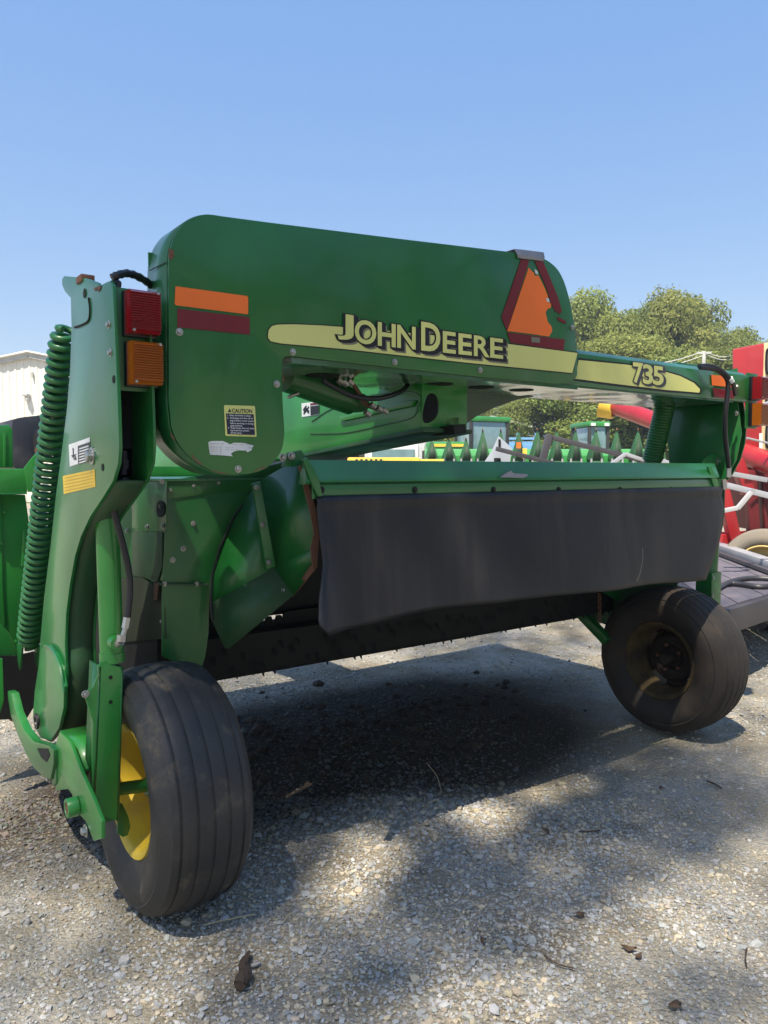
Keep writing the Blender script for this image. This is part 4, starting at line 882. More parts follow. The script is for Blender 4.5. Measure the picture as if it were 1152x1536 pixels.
# the tree overhead whose shade dapples the gravel
ct_ = (-3.75, -6.6, 19.0)
cs = []; r = random.Random(5)
for ix in range(-4, 5):
    for iy in range(-7, 8):
        x, y = ix * .85 + r.uniform(-.25, .25), iy * .85 + r.uniform(-.25, .25)
        if (x / 2.7) ** 2 + (y / 5.6) ** 2 < 1: cs.append((x, y, r.uniform(-1, 1), .75, .75, .5))
for k in range(9):       # leaf clusters added to darken the ground around the sun spots
    f_ = k / 8; gx, gy = -.4 + 1.75 * f_, 2.42 + 1.3 * f_; t_s = ct_[2] / SUN.z
    for sgn in (-.27, .27):
        cs += [(gx - sgn * .6 + SUN.x * t_s - ct_[0], gy + sgn * .8 + SUN.y * t_s - ct_[1], 0, .33, .33, 1.1)] * 2
spots = []
for hx, hy, hn, hs in ((-.09, 2.72, 6, .13), (.42, 3.17, 7, .15), (.76, 3.45, 6, .12)):
    spots += [(hx + r.gauss(0, hs * .75), hy + r.gauss(0, hs * .5), r.uniform(.06, .10)) for _ in range(hn)]
holes = spots + [ (-1.5, 3.15, .34), (-.85, 2.75, .07), (2.9, 4.35, .25), (1.9, 8.0, .3), (.62, 2.75, .05)]  # unseen crown opened along sun rays to aim light at these points
om = crown_mesh('crown', cs, 25000, .052, 77, leaf_mat('shade_tree_leaves', (.07, .10, .03)), holes, ct_)
ot_ = empty('shade_tree', (-3.6, -10, 0)); tag(ot_, 'large leafy tree standing behind the photographer and shading the gravel', 'tree')
c = bpy.data.objects.new('crown', om); col.objects.link(c); c.parent = ot_; c.location = Vector(ct_) - Vector((-3.6, -10, 0))
tk = trunk_mesh(18.5, .34, 9, 0).build('trunk', BARK, ot_)

# ==================================================================== BACKGROUND BUILDINGS
SID = mat('white_metal_siding', (.72, .70, .62), .5, var=.04); FAS = mat('grey_trim', (.42, .42, .40), .6); 
def siding(b, a, c, z0, zt, pitch=.3, dep=.03):      # ribbed wall between two ground points with a top height function
    a, c = Vector(a), Vector(c); d = c - a; L = d.length; d.normalize(); nrm = Vector((d.y, -d.x, 0)); n = int(L / pitch); pts = []
    for k in range(n):
        for f_, o_ in ((0, 0), (.55, 0), (.65, dep), (.9, dep)): pts.append((a + d * (L * (k + f_) / n) + nrm * o_, L * (k + f_) / n))
    vs = []
    for p, s in pts: vs += [(p.x, p.y, z0), (p.x, p.y, zt(s))]
    b.add(vs, [(2 * i_, 2 * i_ + 2, 2 * i_ + 3, 2 * i_ + 1) for i_ in range(len(pts) - 1)])
D = 34
pa, pr, pc = W(-60, 556, D), W(45, 534, D), W(175, 560, D); L1 = (Vector((pr.x, pr.y, 0)) - Vector((pa.x, pa.y, 0))).length
bd = empty('metal_shed', (pr.x, pr.y, 0)); tag(bd, 'white ribbed metal building with low gable behind the coil spring', 'building')
def loc(b, o): b.v = [(x - o.x, y - o.y, z - o.z) for x, y, z in b.v]; return b
O_ = Vector((pr.x, pr.y, 0)); b = MB(); Lt = (pc - pa).length
siding(b, (pa.x, pa.y, 0), (pc.x, pc.y, 0), 0, lambda s: pa.z + (pr.z - pa.z) * (s / L1) if s < L1 else pr.z + (pc.z - pr.z) * ((s - L1) / (Lt - L1))); loc(b, O_).build('wall', SID, bd)
b = MB().beam(pa + Vector((0, -.15, .05)), pr + Vector((0, -.15, .05)), .1, .28).beam(pr + Vector((0, -.15, .05)), pc + Vector((0, -.15, .05)), .1, .28); loc(b, O_).build('gable_trim', FAS, bd)
b = MB().add([pa + Vector((0, -.3, .16)), pr + Vector((0, -.3, .16)), pr + Vector((0, 20, .16)), pa + Vector((0, 20, .16)), pc + Vector((0, -.3, .16)), pc + Vector((0, 20, .16))], [(0, 1, 2, 3), (1, 4, 5, 2)]); loc(b, O_).build('roof', SID, bd, solid=.08)
p = W(42, 593, D); b = MB().box(p + Vector((0, -.2, 0)), (.25, .3, .1)).box(p + Vector((.05, -.2, -.15)), (.12, .2, .25)); loc(b, O_).build('wall_light', FAS, bd, bevel=.02)
p = W(50, 563, D); b = MB().box(p + Vector((0, -.08, 0)), (.06, .1, .25)); loc(b, O_).build('wall_vent', FAS, bd)
# second building seen low through the gap
pa, pc = W(452, 668, 30), W(496, 668, 30); bd = empty('ribbed_shed', (pa.x, pa.y, 0)); tag(bd, 'white ribbed shed with a dark doorway seen under the tongue', 'building')
O_ = Vector((pa.x, pa.y, 0)); b = MB(); siding(b, (pa.x, pa.y, 0), (pc.x, pc.y, 0), 0, lambda s: 3.2, .28); loc(b, O_).build('wall', SID, bd)
q = W(540, 668, 30); b = MB().add([(pc.x, pc.y + .6, 0), (q.x, q.y + .6, 0), (q.x, q.y + .6, 3.2), (pc.x, pc.y + .6, 3.2)], [(0, 1, 2, 3)]); loc(b, O_).build('doorway', mat('dark_interior', (.03, .02, .018), .9), bd)
q2 = W(640, 668, 30); b = MB().add([(q.x, q.y, 0), (q2.x, q2.y, 0), (q2.x, q2.y, 3.2), (q.x, q.y, 3.2)], [(0, 1, 2, 3)]); loc(b, O_).build('side_wall', mat('pale_wall', (.55, .56, .56), .7), bd)
b = MB().bb(pa.x - .3, q2.x, pa.y - .3, pa.y + 8, 3.2, 3.35); loc(b, O_).build('roof', FAS, bd)
# white shed
p0, p1 = W(748, 638, 46), W(786, 643, 46); bd = empty('white_shed', ((p0.x + p1.x) / 2, 46, 0)); tag(bd, 'small white shed with pale roof beyond the tractor cab', 'building'); O_ = Vector(bd.location)
b = MB().bb(p0.x, p1.x, 46, 50, 0, p1.z); loc(b, O_).build('wall', mat('white_shed_wall', (.62, .62, .62), .6), bd)
b = MB().beam(Vector((p0.x - .5, 48, p0.z + .5)), Vector((p1.x + .4, 48, p1.z + .1)), 5, .12); loc(b, O_).build('roof', FAS, bd)
# utility pole and wires
PO = mat('weathered_pole', (.5, .5, .48), .7)
pt = W(1056, 528, 44); up = empty('utility_pole', (pt.x, pt.y, 0)); tag(up, 'pale utility pole with crossarm in front of the trees', 'utility pole')
MB().tube([(0, 0, 0), (0, 0, pt.z)], .11, 10).build('pole', PO, up); MB().box((0, 0, pt.z - .05), (.8, .12, .12)).build('crossarm', PO, up)
for k, (a_, b_) in enumerate((((940, 547), (1056, 527)), ((1056, 527), (1110, 530)), ((950, 551), (1056, 533)), ((1056, 530), (1110, 536)))):
    p0, p1 = W(*a_, 44), W(*b_, 44); b = MB(); ps = [p0.lerp(p1, i_ / 10) - Vector((0, 0, .25 * math.sin(math.pi * i_ / 10))) for i_ in range(11)]
    b.tube([q_ - Vector((pt.x, pt.y, 0)) for q_ in ps], .028, 5).build('wire', PO, up)

# ==================================================================== BACKGROUND MACHINERY
RED = mat('red_paint', (.33, .012, .016), .42, coat=.3, dust=.3, dustcol=(.36, .08, .07), dscale=3); REDD = mat('dark_red_paint', (.12, .008, .012), .5, dust=.3, dustcol=(.25, .1, .08))
CREAM = mat('cream_panel', (.62, .52, .30), .5); WIN = mat('tinted_window', (.10, .10, .09), .15, coat=1); TG = mat('bright_green_paint', (.035, .24, .05), .4, coat=.3)
TGL = mat('pale_green_paint', (.12, .42, .16), .5); GLASS = mat('cab_glass', (.16, .26, .28), .08, coat=1, spec=1); YEL2 = mat('yellow_paint', (.75, .50, .06), .5); BLU = mat('blue_paint', (.16, .36, .60), .6)
DGR = mat('dark_grey_steel', (.055, .052, .06), .5, dust=.3, dustcol=(.12, .11, .1)); LGR = mat('galvanised_steel', (.42, .43, .46), .4, metal=.3, dust=.3); TANR = mat('sunlit_tan_tyre', (.20, .175, .14), .8, dust=.5, dustcol=(.3, .25, .18)); WOOD = mat('grey_purple_deck', (.11, .10, .12), .7, dust=.5, dustcol=(.2, .17, .18), dscale=5)
TRUB = mat('far_tyre_rubber', (.03, .03, .03), .7)
def rel(b, o): return loc(b, Vector(o.location))
# --- corn head on a trailer
D = 22; tips = [647, 673, 699, 724, 751, 778, 806, 835, 863.5, 894, 925, 957, 988]
cc = W(800, 690, D); ch = empty('corn_head', (cc.x, D, 0)); tag(ch, 'long green corn head with a row of pointed snouts raised on a cart', 'corn head')
b = MB().bb(W(640, 690, D).x, W(995, 690, D).x, D + .3, D + .9, 1.35, 1.85); rel(b, ch).build('header_frame', TG, ch, bevel=.03)
b = MB().bb(W(640, 690, D).x, W(995, 690, D).x, D + .9, D + 1.1, 1.7, 2.05); rel(b, ch).build('rear_panel', TGL, ch, bevel=.02)
DGG = mat('shadowed_dull_green', (.018, .045, .022), .7)
for k, tx_ in enumerate(tips):
    tpz = W(tx_, 642 if k > 2 else 655, D); hw = .30 + .03 * math.sin(k * 2.3); zb = 1.70; sx = tpz.x
    base = [(sx - .07 - hw * .2 + .0, D - .02, zb), (sx + hw * .75, D - .02, zb), (sx + hw * .75, D + .35, zb + .05), (sx - hw * .6, D + .35, zb + .05)]
    b = MB().add(base + [(sx, D - .03, tpz.z)], [(0, 1, 4), (1, 2, 4), (2, 3, 4), (3, 0, 4), (0, 3, 2, 1)])
    b.add([(sx - .17, D - .1, zb - .25), (sx + .2, D - .1, zb - .25), (sx + .2, D + .3, zb - .25), (sx - .17, D + .3, zb - .25), (sx - .12, D - .03, zb), (sx + .18, D - .03, zb), (sx + .18, D + .3, zb + .03), (sx - .14, D + .3, zb + .03)], [(0, 1, 5, 4), (1, 2, 6, 5), (2, 3, 7, 6), (3, 0, 4, 7)])
    sn = rel(b, ch).build('snout', mat('snout_green', (.03, .12, .045), .6, dust=.6, dustcol=(.10, .14, .08)) if k == 0 else bpy.data.materials['snout_green'], ch, bevel=.008)
    b = MB().add([(sx - .015, D - .04, tpz.z + .01), (sx + .02, D - .04, tpz.z - .08), (sx - .03, D - .04, tpz.z - .08)], [(0, 1, 2)]); rel(b, ch).build('tip', RUST, sn, solid=.03)
    b = MB().add([(sx - .10, D - .045, zb + .01), (sx + .16, D - .045, zb + .01), (sx + .02, D - .05, zb + (tpz.z - zb) * .72)], [(0, 1, 2)]); rel(b, ch).build('snout_shade_panel', DGG, sn, solid=.01)  # dark panel painting the shaded inside of the snout
    for q_ in (-.16, .16):
        b = MB().tube([(sx + q_, D - .12, 1.5), (sx + q_ * .9, D - .12, 1.75)], .03, 6); rel(b, ch).build('deck_plate', LGR, ch)
    b = MB().bb(sx - .1, sx + .1, D - .15, D - .05, 1.47, 1.56); rel(b, ch).build('gearbox', DARK, ch)
for xx in (W(680, 690, D).x, W(930, 690, D).x):
    b = MB().bb(xx - .1, xx + .1, D + .4, D + .7, .4, 1.36); rel(b, ch).build('cart_post', DGR, ch)
    b = MB().lathe([(-.1, .2), (-.1, .38), (.1, .38), (.1, .2)], (xx, D + .55, .38), 'x', 20, closed=True); rel(b, ch).build('cart_wheel', TRUB, ch)
# orange/yellow markers
for px, py in ((778, 668), (787, 680)):
    p = W(px, py, D - .3); b = MB().box(p, (.12, .04, .16 if px == 778 else .28)); rel(b, ch).build('marker', ORG_ if px == 778 else YEL2, ch)
# --- tractors
def tractor(px0, px1, pytop, D, label, hood=True):
    a, c = W(px0, pytop, D), W(px1, pytop, D); cx = (a.x + c.x) / 2; wd = c.x - a.x; H = a.z; t = empty('tractor', (cx, D, 0)); tag(t, label, 'tractor', 'green tractors parked beyond the corn head')
    MB().bb(-wd / 2, wd / 2, -.8, .9, H - .18, H).build('cab_roof', TG, t, bevel=.06)
    MB().bb(-wd / 2 + .08, wd / 2 - .08, -.7, .8, H - 1.35, H - .18).build('cab_glass', GLASS, t, bevel=.04)
    for sx in (-1, 1):
        for y_ in (-.72, .78): MB().bb(sx * (wd / 2 - .08) - .05, sx * (wd / 2 - .08) + .05, y_ - .05, y_ + .05, H - 1.4, H - .16).build('cab_post', TRUB, t, bevel=.01)
        MB().lathe([(-.25, .5), (-.25, .8), (-.2, .85), (.2, .85), (.25, .8), (.25, .5)], (sx * (wd / 2 + .15), .3, .85), 'x', 28, closed=True).build('rear_wheel', TRUB, t)
        MB().lathe([(-.1, .0001), (-.12, .5), (.12, .5), (.1, .0001)], (sx * (wd / 2 + .15), .3, .85), 'x', 24).build('wheel_rim', YEL2, t)
        pts = [(sx * (wd / 2 + .15), .3 + .95 * math.cos(q_), .85 + .95 * math.sin(q_)) for q_ in np.linspace(.2, 2.9, 12)]
        fb = MB()
        for i_ in range(11): p_, q_ = Vector(pts[i_]), Vector(pts[i_ + 1]); fb.add([p_ - Vector((.3, 0, 0)), p_ + Vector((.3, 0, 0)), q_ + Vector((.3, 0, 0)), q_ - Vector((.3, 0, 0))], [(0, 1, 2, 3)])
        fb.build('fender', TG, t, solid=.04)
        MB().bb(sx * wd * .3 - .08, sx * wd * .3 + .08, -.86, -.8, H - .16, H - .06).build('work_light', WHT, t)
    MB().bb(-.45, .45, -3.0, -.8, 1.0, 1.75).build('engine_hood', TG, t, bevel=.08)
    MB().bb(-.5, .5, -1.0, .9, .7, H - 1.35).build('chassis', TG, t, bevel=.04)
    MB().bb(-.30, .30, -3.04, -3.0, 1.1, 1.6).build('grille', TRUB, t)
    for sx in (-1, 1): MB().lathe([(-.18, .3), (-.18, .5), (.18, .5), (.18, .3)], (sx * .85, -2.4, .5), 'x', 22, closed=True).build('front_wheel', TRUB, t)
    for sx in (-1, 1): MB().lathe([(-.1, .0001), (-.12, .3), (.12, .3), (.1, .0001)], (sx * .85, -2.4, .5), 'x', 18).build('front_rim', YEL2, t)
    return t
t1 = tractor(698, 745, 626, 27, 'green tractor with tinted cab left of the white shed'); t1.rotation_euler = (0, 0, -1.1)
t2 = tractor(868, 903, 634, 28, 'green tractor cab half hidden behind the corn head right of the folding bars'); t2.rotation_euler = (0, 0, .15)
# orange lamp + front loader tractor left
ho = W(672, 660, 25); lt = empty('green_tractor_front', (ho.x, 25, 0)); tag(lt, 'green tractor front with yellow-striped hood beside the pale wall', 'tractor')
MB().bb(-.7, .6, 0, 1.4, 1.3, 2.35).build('engine_hood', TG, lt, bevel=.12)
for k in range(5): MB().bb(.0 + k * .09, .03 + k * .09, -.02, .0, 1.75, 2.15).build('louvre', TRUB, lt)
MB().bb(-.6, .65, -.03, -.001, 2.18, 2.27).build('hood_stripe', YEL2, lt)
for sx in (-.6, .5):
    MB().lathe([(-.2, .3), (-.2, .6), (.2, .6), (.2, .3)], (sx, -.3, .6), 'y', 24, closed=True).build('front_wheel', TRUB, lt); MB().lathe([(-.12, .0001), (-.12, .3), (.1, .3)], (sx, -.3, .6), 'y', 24).build('front_rim', YEL2, lt)
# white/grey parked truck-ish gear under tongue
p = W(590, 668, 27); tk_ = empty('parked_truck', (p.x, 27, 0)); tag(tk_, 'white truck cab with tall mirrors seen low beneath the tongue', 'truck')
MB().bb(-.9, .9, 0, 2, .6, 2.35).build('cab', mat('white_truck_paint', (.7, .7, .7), .4, coat=.4), tk_, bevel=.1)
MB().bb(-.75, .75, -.03, -.002, 1.6, 2.15).build('windscreen', GLASS, tk_); MB().bb(-.6, .6, -.12, -.002, .8, 1.35).build('grille', LGR, tk_, bevel=.02)
for sx in (-1, 1): MB().bb(sx * 1.1 - .1, sx * 1.1 + .1, -.2, -.1, 1.55, 2.1).build('mirror', TRUB, tk_, bevel=.02)
for sx in (-.8, .8): MB().lathe([(-.15, .2), (-.15, .48), (.15, .48), (.15, .2)], (sx, .5, .48), 'x', 20, closed=True).build('wheel', TRUB, tk_)
p = W(600, 686, 19); yi = empty('yellow_implement', (p.x, 19, 0)); tag(yi, 'low yellow implement with louvred front behind the deflector bar', 'implement')
MB().bb(-1.3, .5, 0, .8, 1.2, 1.74).build('body', YEL2, yi, bevel=.05); MB().bb(.5, 1.1, .1, .6, 1.1, 1.70).build('side_box', YEL2, yi, bevel=.04)
for k in range(6): MB().bb(-1.1 + k * .12, -1.04 + k * .12, -.02, -.001, 1.62, 1.70).build('louvre', TRUB, yi)
for sx in (-.9, .3): MB().lathe([(-.15, .2), (-.15, .6), (.15, .6), (.15, .2)], (sx, .4, .6), 'x', 20, closed=True).build('wheel', TRUB, yi)
MB().bb(-1.2, .5, .2, .6, .6, 1.2).build('chassis', TRUB, yi)
# blue crate fence
p = W(777, 660, 34); bf = empty('blue_stock_rack', (p.x, 34, 0)); tag(bf, 'pale blue slatted rack beside the white shed', 'rack')
for k in range(7): MB().bb(-.8, .8, 0, .04, 1.2 + k * .26, 1.3 + k * .26).build('slat', BLU, bf)
for sx in (-.8, 0, .8): MB().bb(sx - .05, sx + .05, .04, .12, 0, 3.05).build('post', BLU, bf)
MB().bb(-.75, .75, .5, .6, 0, 2.7).build('back_board', BLU, bf)

# --- folding grey bars of a hay implement close behind the machine
D = 8.0; p = W(820, 690, D); hi = empty('folded_hay_rake', (p.x, D, 0)); tag(hi, 'hay implement with dark grey folding bars and white slow-vehicle sign back', 'implement')
def rb(a_, c_, wd, ht, m_, nm, D0=D, D1=D, par=hi): b = MB().beam(W(*a_, D0), W(*c_, D1), wd, ht); return rel(b, par).build(nm, m_, par, bevel=.004)
rb((822, 655), (962, 690), .05, .05, DGR, 'upper_bar'); rb((824, 652), (812, 700), .07, .07, DGR, 'upright'); rb((744, 673), (860, 703), .05, .042, DGR, 'lower_bar', 7.6, 7.6)
rb((965, 688), (1150, 720), .05, .05, LGR, 'upper_bar_extension'); rb((912, 700), (938, 681), .05, .035, LGR, 'hinge_link', 7.9, 7.9); rb((938, 681), (970, 692), .05, .035, LGR, 'hinge_link', 7.9, 7.9)
b = MB().beam((W(812, 700, D)), Vector((W(812, 700, D).x, D, .02)), .07, .07); rel(b, hi).build('stand', DGR, hi)
b = MB().beam(W(962, 690, D), Vector((W(962, 700, D).x, D, .02)), .07, .07); rel(b, hi).build('stand', DGR, hi)
P_ = [W(748, 654, 7.7), W(768, 672, 7.7), W(764, 700, 7.7), W(722, 700, 7.7), W(738, 676, 7.7)]
b = MB().prism(P_, (0, .01, 0)); sg = rel(b, hi).build('sign_back', mat('pale_blue_grey_sheet', (.42, .46, .52), .5), hi)
b = MB().prism([W(747.5, 659, 7.69), W(751, 659, 7.69), W(751, 671, 7.69), W(747.5, 671, 7.69)], (0, -.004, 0)); rel(b, hi).build('sign_bracket', DARK, sg)
b = MB().prism([W(741, 687, 7.69), W(751, 687, 7.69), W(751, 693, 7.69), W(741, 693, 7.69)], (0, -.004, 0)); rel(b, hi).build('sign_socket', DARK, sg)
b = MB().beam(Vector((W(745, 700, 7.7).x, 7.75, .02)), W(745, 690, 7.75), .06, .06); rel(b, hi).build('stand', DGR, hi)
# right-hand white/grey bars
LGR2 = mat('worn_white_steel', (.45, .45, .46), .5, dust=.5, dustcol=(.3, .28, .25), dscale=20)
hr_ = empty('folded_bar_frame', (W(1120, 740, 6.6).x, 6.6, 0)); tag(hr_, 'galvanised folding arm with a white kinked link beside the red machine', 'implement')
rb((1086, 766), (1106, 762), .035, .035, LGR2, 'white_link', 6.4, 6.4, hr_); rb((1106, 763), (1127, 738), .035, .035, LGR2, 'white_link', 6.4, 6.4, hr_); rb((1090, 728), (1240, 765), .05, .05, LGR, 'grey_arm', 6.6, 6.5, hr_)
b = MB().beam(W(1200, 757, 6.55), Vector((W(1200, 757, 6.55).x, 6.6, .02)), .06, .06); rel(b, hr_).build('stand', DGR, hr_)
bpn = W(1127, 736, 6.45); b = MB().lathe([(-.03, .0001), (-.03, .02), (.03, .02), (.03, .0001)], bpn, 'y', 10); rel(b, hr_).build('hinge_pin', LGR, hr_)

# --- red feed mixer
D = 9.0; p = W(1140, 690, D); fm = empty('feed_mixer', (p.x, D, 0)); tag(fm, 'red feed grinder mixer tank with cream window panel and long unloading auger', 'feed mixer')
a, c, e = W(1101, 522, D), W(1145, 514, D), W(1138, 690, D)
x0, x1, x2 = a.x, W(1143.5, 600, D).x, W(1240, 600, D).x; zt = a.z; zb = 1.62
b = MB().add([(x0, D + .05, zt), (x1, D, zt + .06), (x1, D, zb - .1), (x0 + .05, D + .05, zb + .25), (x0 * 1.2, D + 1.6, zt), (x1 + .6, D + 2, zt + .06), (x1 + .6, D + 2, zb - .1), (x0 * 1.2 + .1, D + 1.6, zb + .2)], [(0, 1, 2, 3), (4, 7, 6, 5), (0, 3, 7, 4), (0, 4, 5, 1), (3, 2, 6, 7)])
tk0 = rel(b, fm).build('tank_side', RED, fm, bevel=.03)
b = MB().bb(x1 + .002, x2, D - .01, D + .1, zb - .1, zt + .06); pn = rel(b, fm).build('window_panel', CREAM, fm, bevel=.01)
for k, (ya, yb) in enumerate(((523, 562), (578, 620), (634, 672))):
    pw = crom([W(1149, ya + 6, D - .02), W(1154, ya, D - .02), W(1170, ya, D - .02), W(1176, ya + 8, D - .02), W(1176, yb - 8, D - .02), W(1170, yb, D - .02), W(1154, yb, D - .02), W(1149, yb - 6, D - .02)], 3, True)
    b = MB().prism(pw, (0, -.01, 0)); rel(b, fm).build('tank_window', WIN, pn)
    gsk = MB().tube([q_ + Vector((0, -.012, 0)) for q_ in pw] + [pw[0] + Vector((0, -.012, 0))], .012, 6); rel(gsk, fm).build('window_gasket', BLK, pn)
tx = MB()
def text_w(b, s, x0_, x1_, yb_, h_, D_):
    v0, fs_ = glyph(s, .02); xa = min(v.x for v in v0); xb = max(v.x for v in v0); ya = min(v.y for v in v0); yb2 = max(v.y for v in v0)
    b.add([W(x0_ + (x1_ - x0_) * (v.x - xa) / (xb - xa), yb_ - h_ * (v.y - ya) / (yb2 - ya), D_) for v in v0], fs_)
text_w(tx, 'FA', 1145.5, 1158, 577, 10.5, D - .022); text_w(tx, 'FE', 1145, 1154, 630, 5, D - .022); rel(tx, fm).build('lettering', BLK, pn)
b = MB().prism([W(1138.5, 650, D - .03), W(1143, 650, D - .03), W(1143, 676, D - .03), W(1138.5, 676, D - .03)], (0, -.01, 0)); rel(b, fm).build('white_label', WHT, pn)
au0, au1 = W(921, 609, 12), W(1190, 708, 8.3)
b = MB().tube([au0, au1], .125, 22); rel(b, fm).build('auger_tube', RED, fm, sharp=50)
b = MB().tube([W(903, 607, 12.1), W(923, 613, 12)], [.20, .17], 20); rel(b, fm).build('auger_spout', YEL2, fm, sharp=50)
b = MB().tube([W(921.5, 611, 12), W(924.5, 612, 12)], .15, 20); rel(b, fm).build('auger_flange', REDD, fm, sharp=50)
# lower hopper, A-frame leg, base and wheel
b = MB().prism([W(1118, 690, D), W(1250, 690, D), W(1250, 800, D), (W(1160, 800, D)), W(1140, 745, D)], (0, 1.6, 0)); rel(b, fm).build('hopper', REDD, fm, bevel=.02)
for q in (((1124, 705), (1130, 800)), ((1148, 720), (1152, 800))):
    b = MB().beam(W(*q[0], 8.8), W(*q[1], 8.8), .12, .12); rel(b, fm).build('hopper_pipe', REDD, fm, bevel=.02)
for q in (((1080, 722), (1102, 812)), ((1104, 690), (1122, 740))):
    b = MB().beam(W(*q[0], 8.5), W(*q[1], 8.5), .13, .12); rel(b, fm).build('frame_leg', RED, fm, bevel=.01)
b = MB().beam(W(1066, 815, 8.6), W(1230, 806, 9.6), .3, .22); rel(b, fm).build('chassis', RED, fm, bevel=.02)
wc = W(1146, 848, 7.9)
wh = MB().lathe([(-.09, .25), (-.12, .28), (-.125, .34), (-.10, .40), (-.05, .415), (.05, .415), (.10, .40), (.125, .34), (.12, .28), (.09, .25)], (0, 0, 0), 'x', 48, closed=True).build('tyre', TANR, fm, sharp=50); wh.location = Vector((wc.x, wc.y, .415)) - Vector(fm.location); wh.rotation_euler = (0, 0, 1.0)
rm = MB().lathe([(-.10, .26), (-.115, .245), (-.09, .23), (-.02, .21), (-.02, .13), (-.06, .10), (-.07, .0001)], (0, 0, 0), 'x', 36).build('wheel_rim', mat('pale_yellow_rim', (.50, .38, .14), .6), wh, sharp=40)
# thin white rods
for q in (((1120, 657), (1250, 688)), ((1133, 612), (1250, 560))):
    b = MB().tube([W(*q[0], 8.2), W(*q[1], 8.4)], .012, 6); rel(b, fm).build('control_rod', LGR, fm)

# --- flat deck with planks
dz = .55
def G(px, py, z): 
    d = _ray(px, py); t = (z - EYE) / d.z; return Vector((0, 0, EYE)) + d * t
f0, f1 = G(1084, 911, dz), G(1152, 891, dz); d1 = Vector((.155, .988, 0)).normalized(); fd = (f1 - f0).normalized()
dk = empty('flat_deck_trailer', (f0.x, f0.y, 0)); tag(dk, 'low flat deck trailer with weathered grey purple planks behind the far wheel', 'trailer'); O_ = Vector((f0.x, f0.y, 0))
for k in range(9):
    a = f0 + fd * (k * .235 + .004); c = f0 + fd * ((k + 1) * .235 - .006); L = 3.3; L2 = L
    b = MB().prism([a, c, c + d1 * L, a + d1 * L], (0, 0, -.03)); b.v = [(x, y, z + (.003 if k % 2 else 0)) for x, y, z in b.v]; loc(b, O_).build('plank', WOOD, dk, bevel=.004)
b = MB().beam(f0 - fd * .05 + Vector((0, 0, -.09)) - d1 * .03, f0 + fd * 2.2 + Vector((0, 0, -.09)) - d1 * .03, .06, .16); loc(b, O_).build('front_rail', DGR, dk, bevel=.006)
b = MB().beam(f0 - fd * .03 + Vector((0, 0, -.09)), f0 - fd * .03 + d1 * 3.3 + Vector((0, 0, -.09)), .06, .16); loc(b, O_).build('side_rail', DGR, dk, bevel=.006)
s0_, s1_ = G(1074, 823, dz + .02), G(1152, 850, dz + .02); sd = (s1_ - s0_).normalized()
b = MB().beam(s0_ - sd * .3 + Vector((0, 0, .03)), s1_ + sd * 1.2 + Vector((0, 0, .03)), .12, .08); loc(b, O_).build('raised_rail', LGR, dk, bevel=.006)
b = MB().beam(s0_ - sd * .3 + Vector((-.14, 0, .012)), s1_ + sd * 1.2 + Vector((-.14, 0, .012)), .05, .03); loc(b, O_).build('dark_rail', DGR, dk)
for t_, u_ in ((1.6, .8), (1.6, 2.6)):
    pw = f0 + fd * t_ + d1 * u_; b = MB().lathe([(-.09, .1), (-.09, .24), (.09, .24), (.09, .1)], (0, 0, 0), 'x', 20, closed=True); ww = b.build('wheel', TRUB, dk, sharp=40); ww.location = Vector((pw.x, pw.y, .24)) - O_; ww.rotation_euler = (0, 0, math.atan2(-d1.x, d1.y))
b = MB().beam(f0 + fd * 1.0 + Vector((0, 0, -.2)) + d1 * .1, f0 + fd * 1.0 + Vector((0, 0, -.2)) + d1 * 3, .1, .14); loc(b, O_).build('chassis_beam', DGR, dk)
for k, (pts, lab) in enumerate((([(1060, 893), (1085, 878), (1105, 870), (1130, 867), (1160, 868), (1200, 870)], 'black hose on the deck, upper of the pair'), ([(1060, 889), (1090, 876), (1110, 876), (1140, 880), (1170, 877), (1200, 874)], 'black hose on the deck, lower of the pair'))):
    pp_ = crom([G(a_, b_, dz + .024) for a_, b_ in pts], 6); o_ = Vector((pp_[0].x, pp_[0].y, pp_[0].z)); b = MB().tube(pp_, .02, 9); hs_ = loc(b, o_).build('hydraulic_hose', mat('grey_hose%d' % k, (.035, .035, .04), .5), None); hs_.location = o_; tag(hs_, lab, 'hose', 'hoses lying on the deck')

# clods of damp chaff and soil dropped under the machine
cb2 = MB(); rc = random.Random(3)
for k in range(260):
    u, v = rc.gauss(1.25, .75), rc.gauss(.95, .42)
    if not (.25 < u < 2.9 and .35 < v < 2.1): continue
    p = mw((u, v, 0)); rr_ = rc.uniform(.008, .032) * (1.3 if rc.random() < .15 else 1); z = float(gz(p.x, p.y)) + rr_ * .2; n1, n2 = 7, 3; vs = [(p.x, p.y, z + rr_ * .7)]
    for j in range(1, n2 + 1):
        for i_ in range(n1): q = 6.28 * i_ / n1; rad = rr_ * math.sin(j * .55) * rc.uniform(.8, 1.35); vs.append((p.x + rad * math.cos(q), p.y + rad * math.sin(q), z + rr_ * .7 * math.cos(j * .55) * rc.uniform(.6, 1.2) - .002 * j))
    fs_ = [(0, 1 + i_, 1 + (i_ + 1) % n1) for i_ in range(n1)] + [(1 + j * n1 + i_, 1 + (j + 1) * n1 + i_, 1 + (j + 1) * n1 + (i_ + 1) % n1, 1 + j * n1 + (i_ + 1) % n1) for j in range(n2 - 1) for i_ in range(n1)]
    cb2.add(vs, fs_)
tag(cb2.build('dark_clods', mat('damp_chaff', (.045, .034, .024), .95, var=.4, bump=.006, bscale=60), sharp=30), 'dark clods of damp chaff and soil on the gravel under the machine', 'clods', kind='stuff')
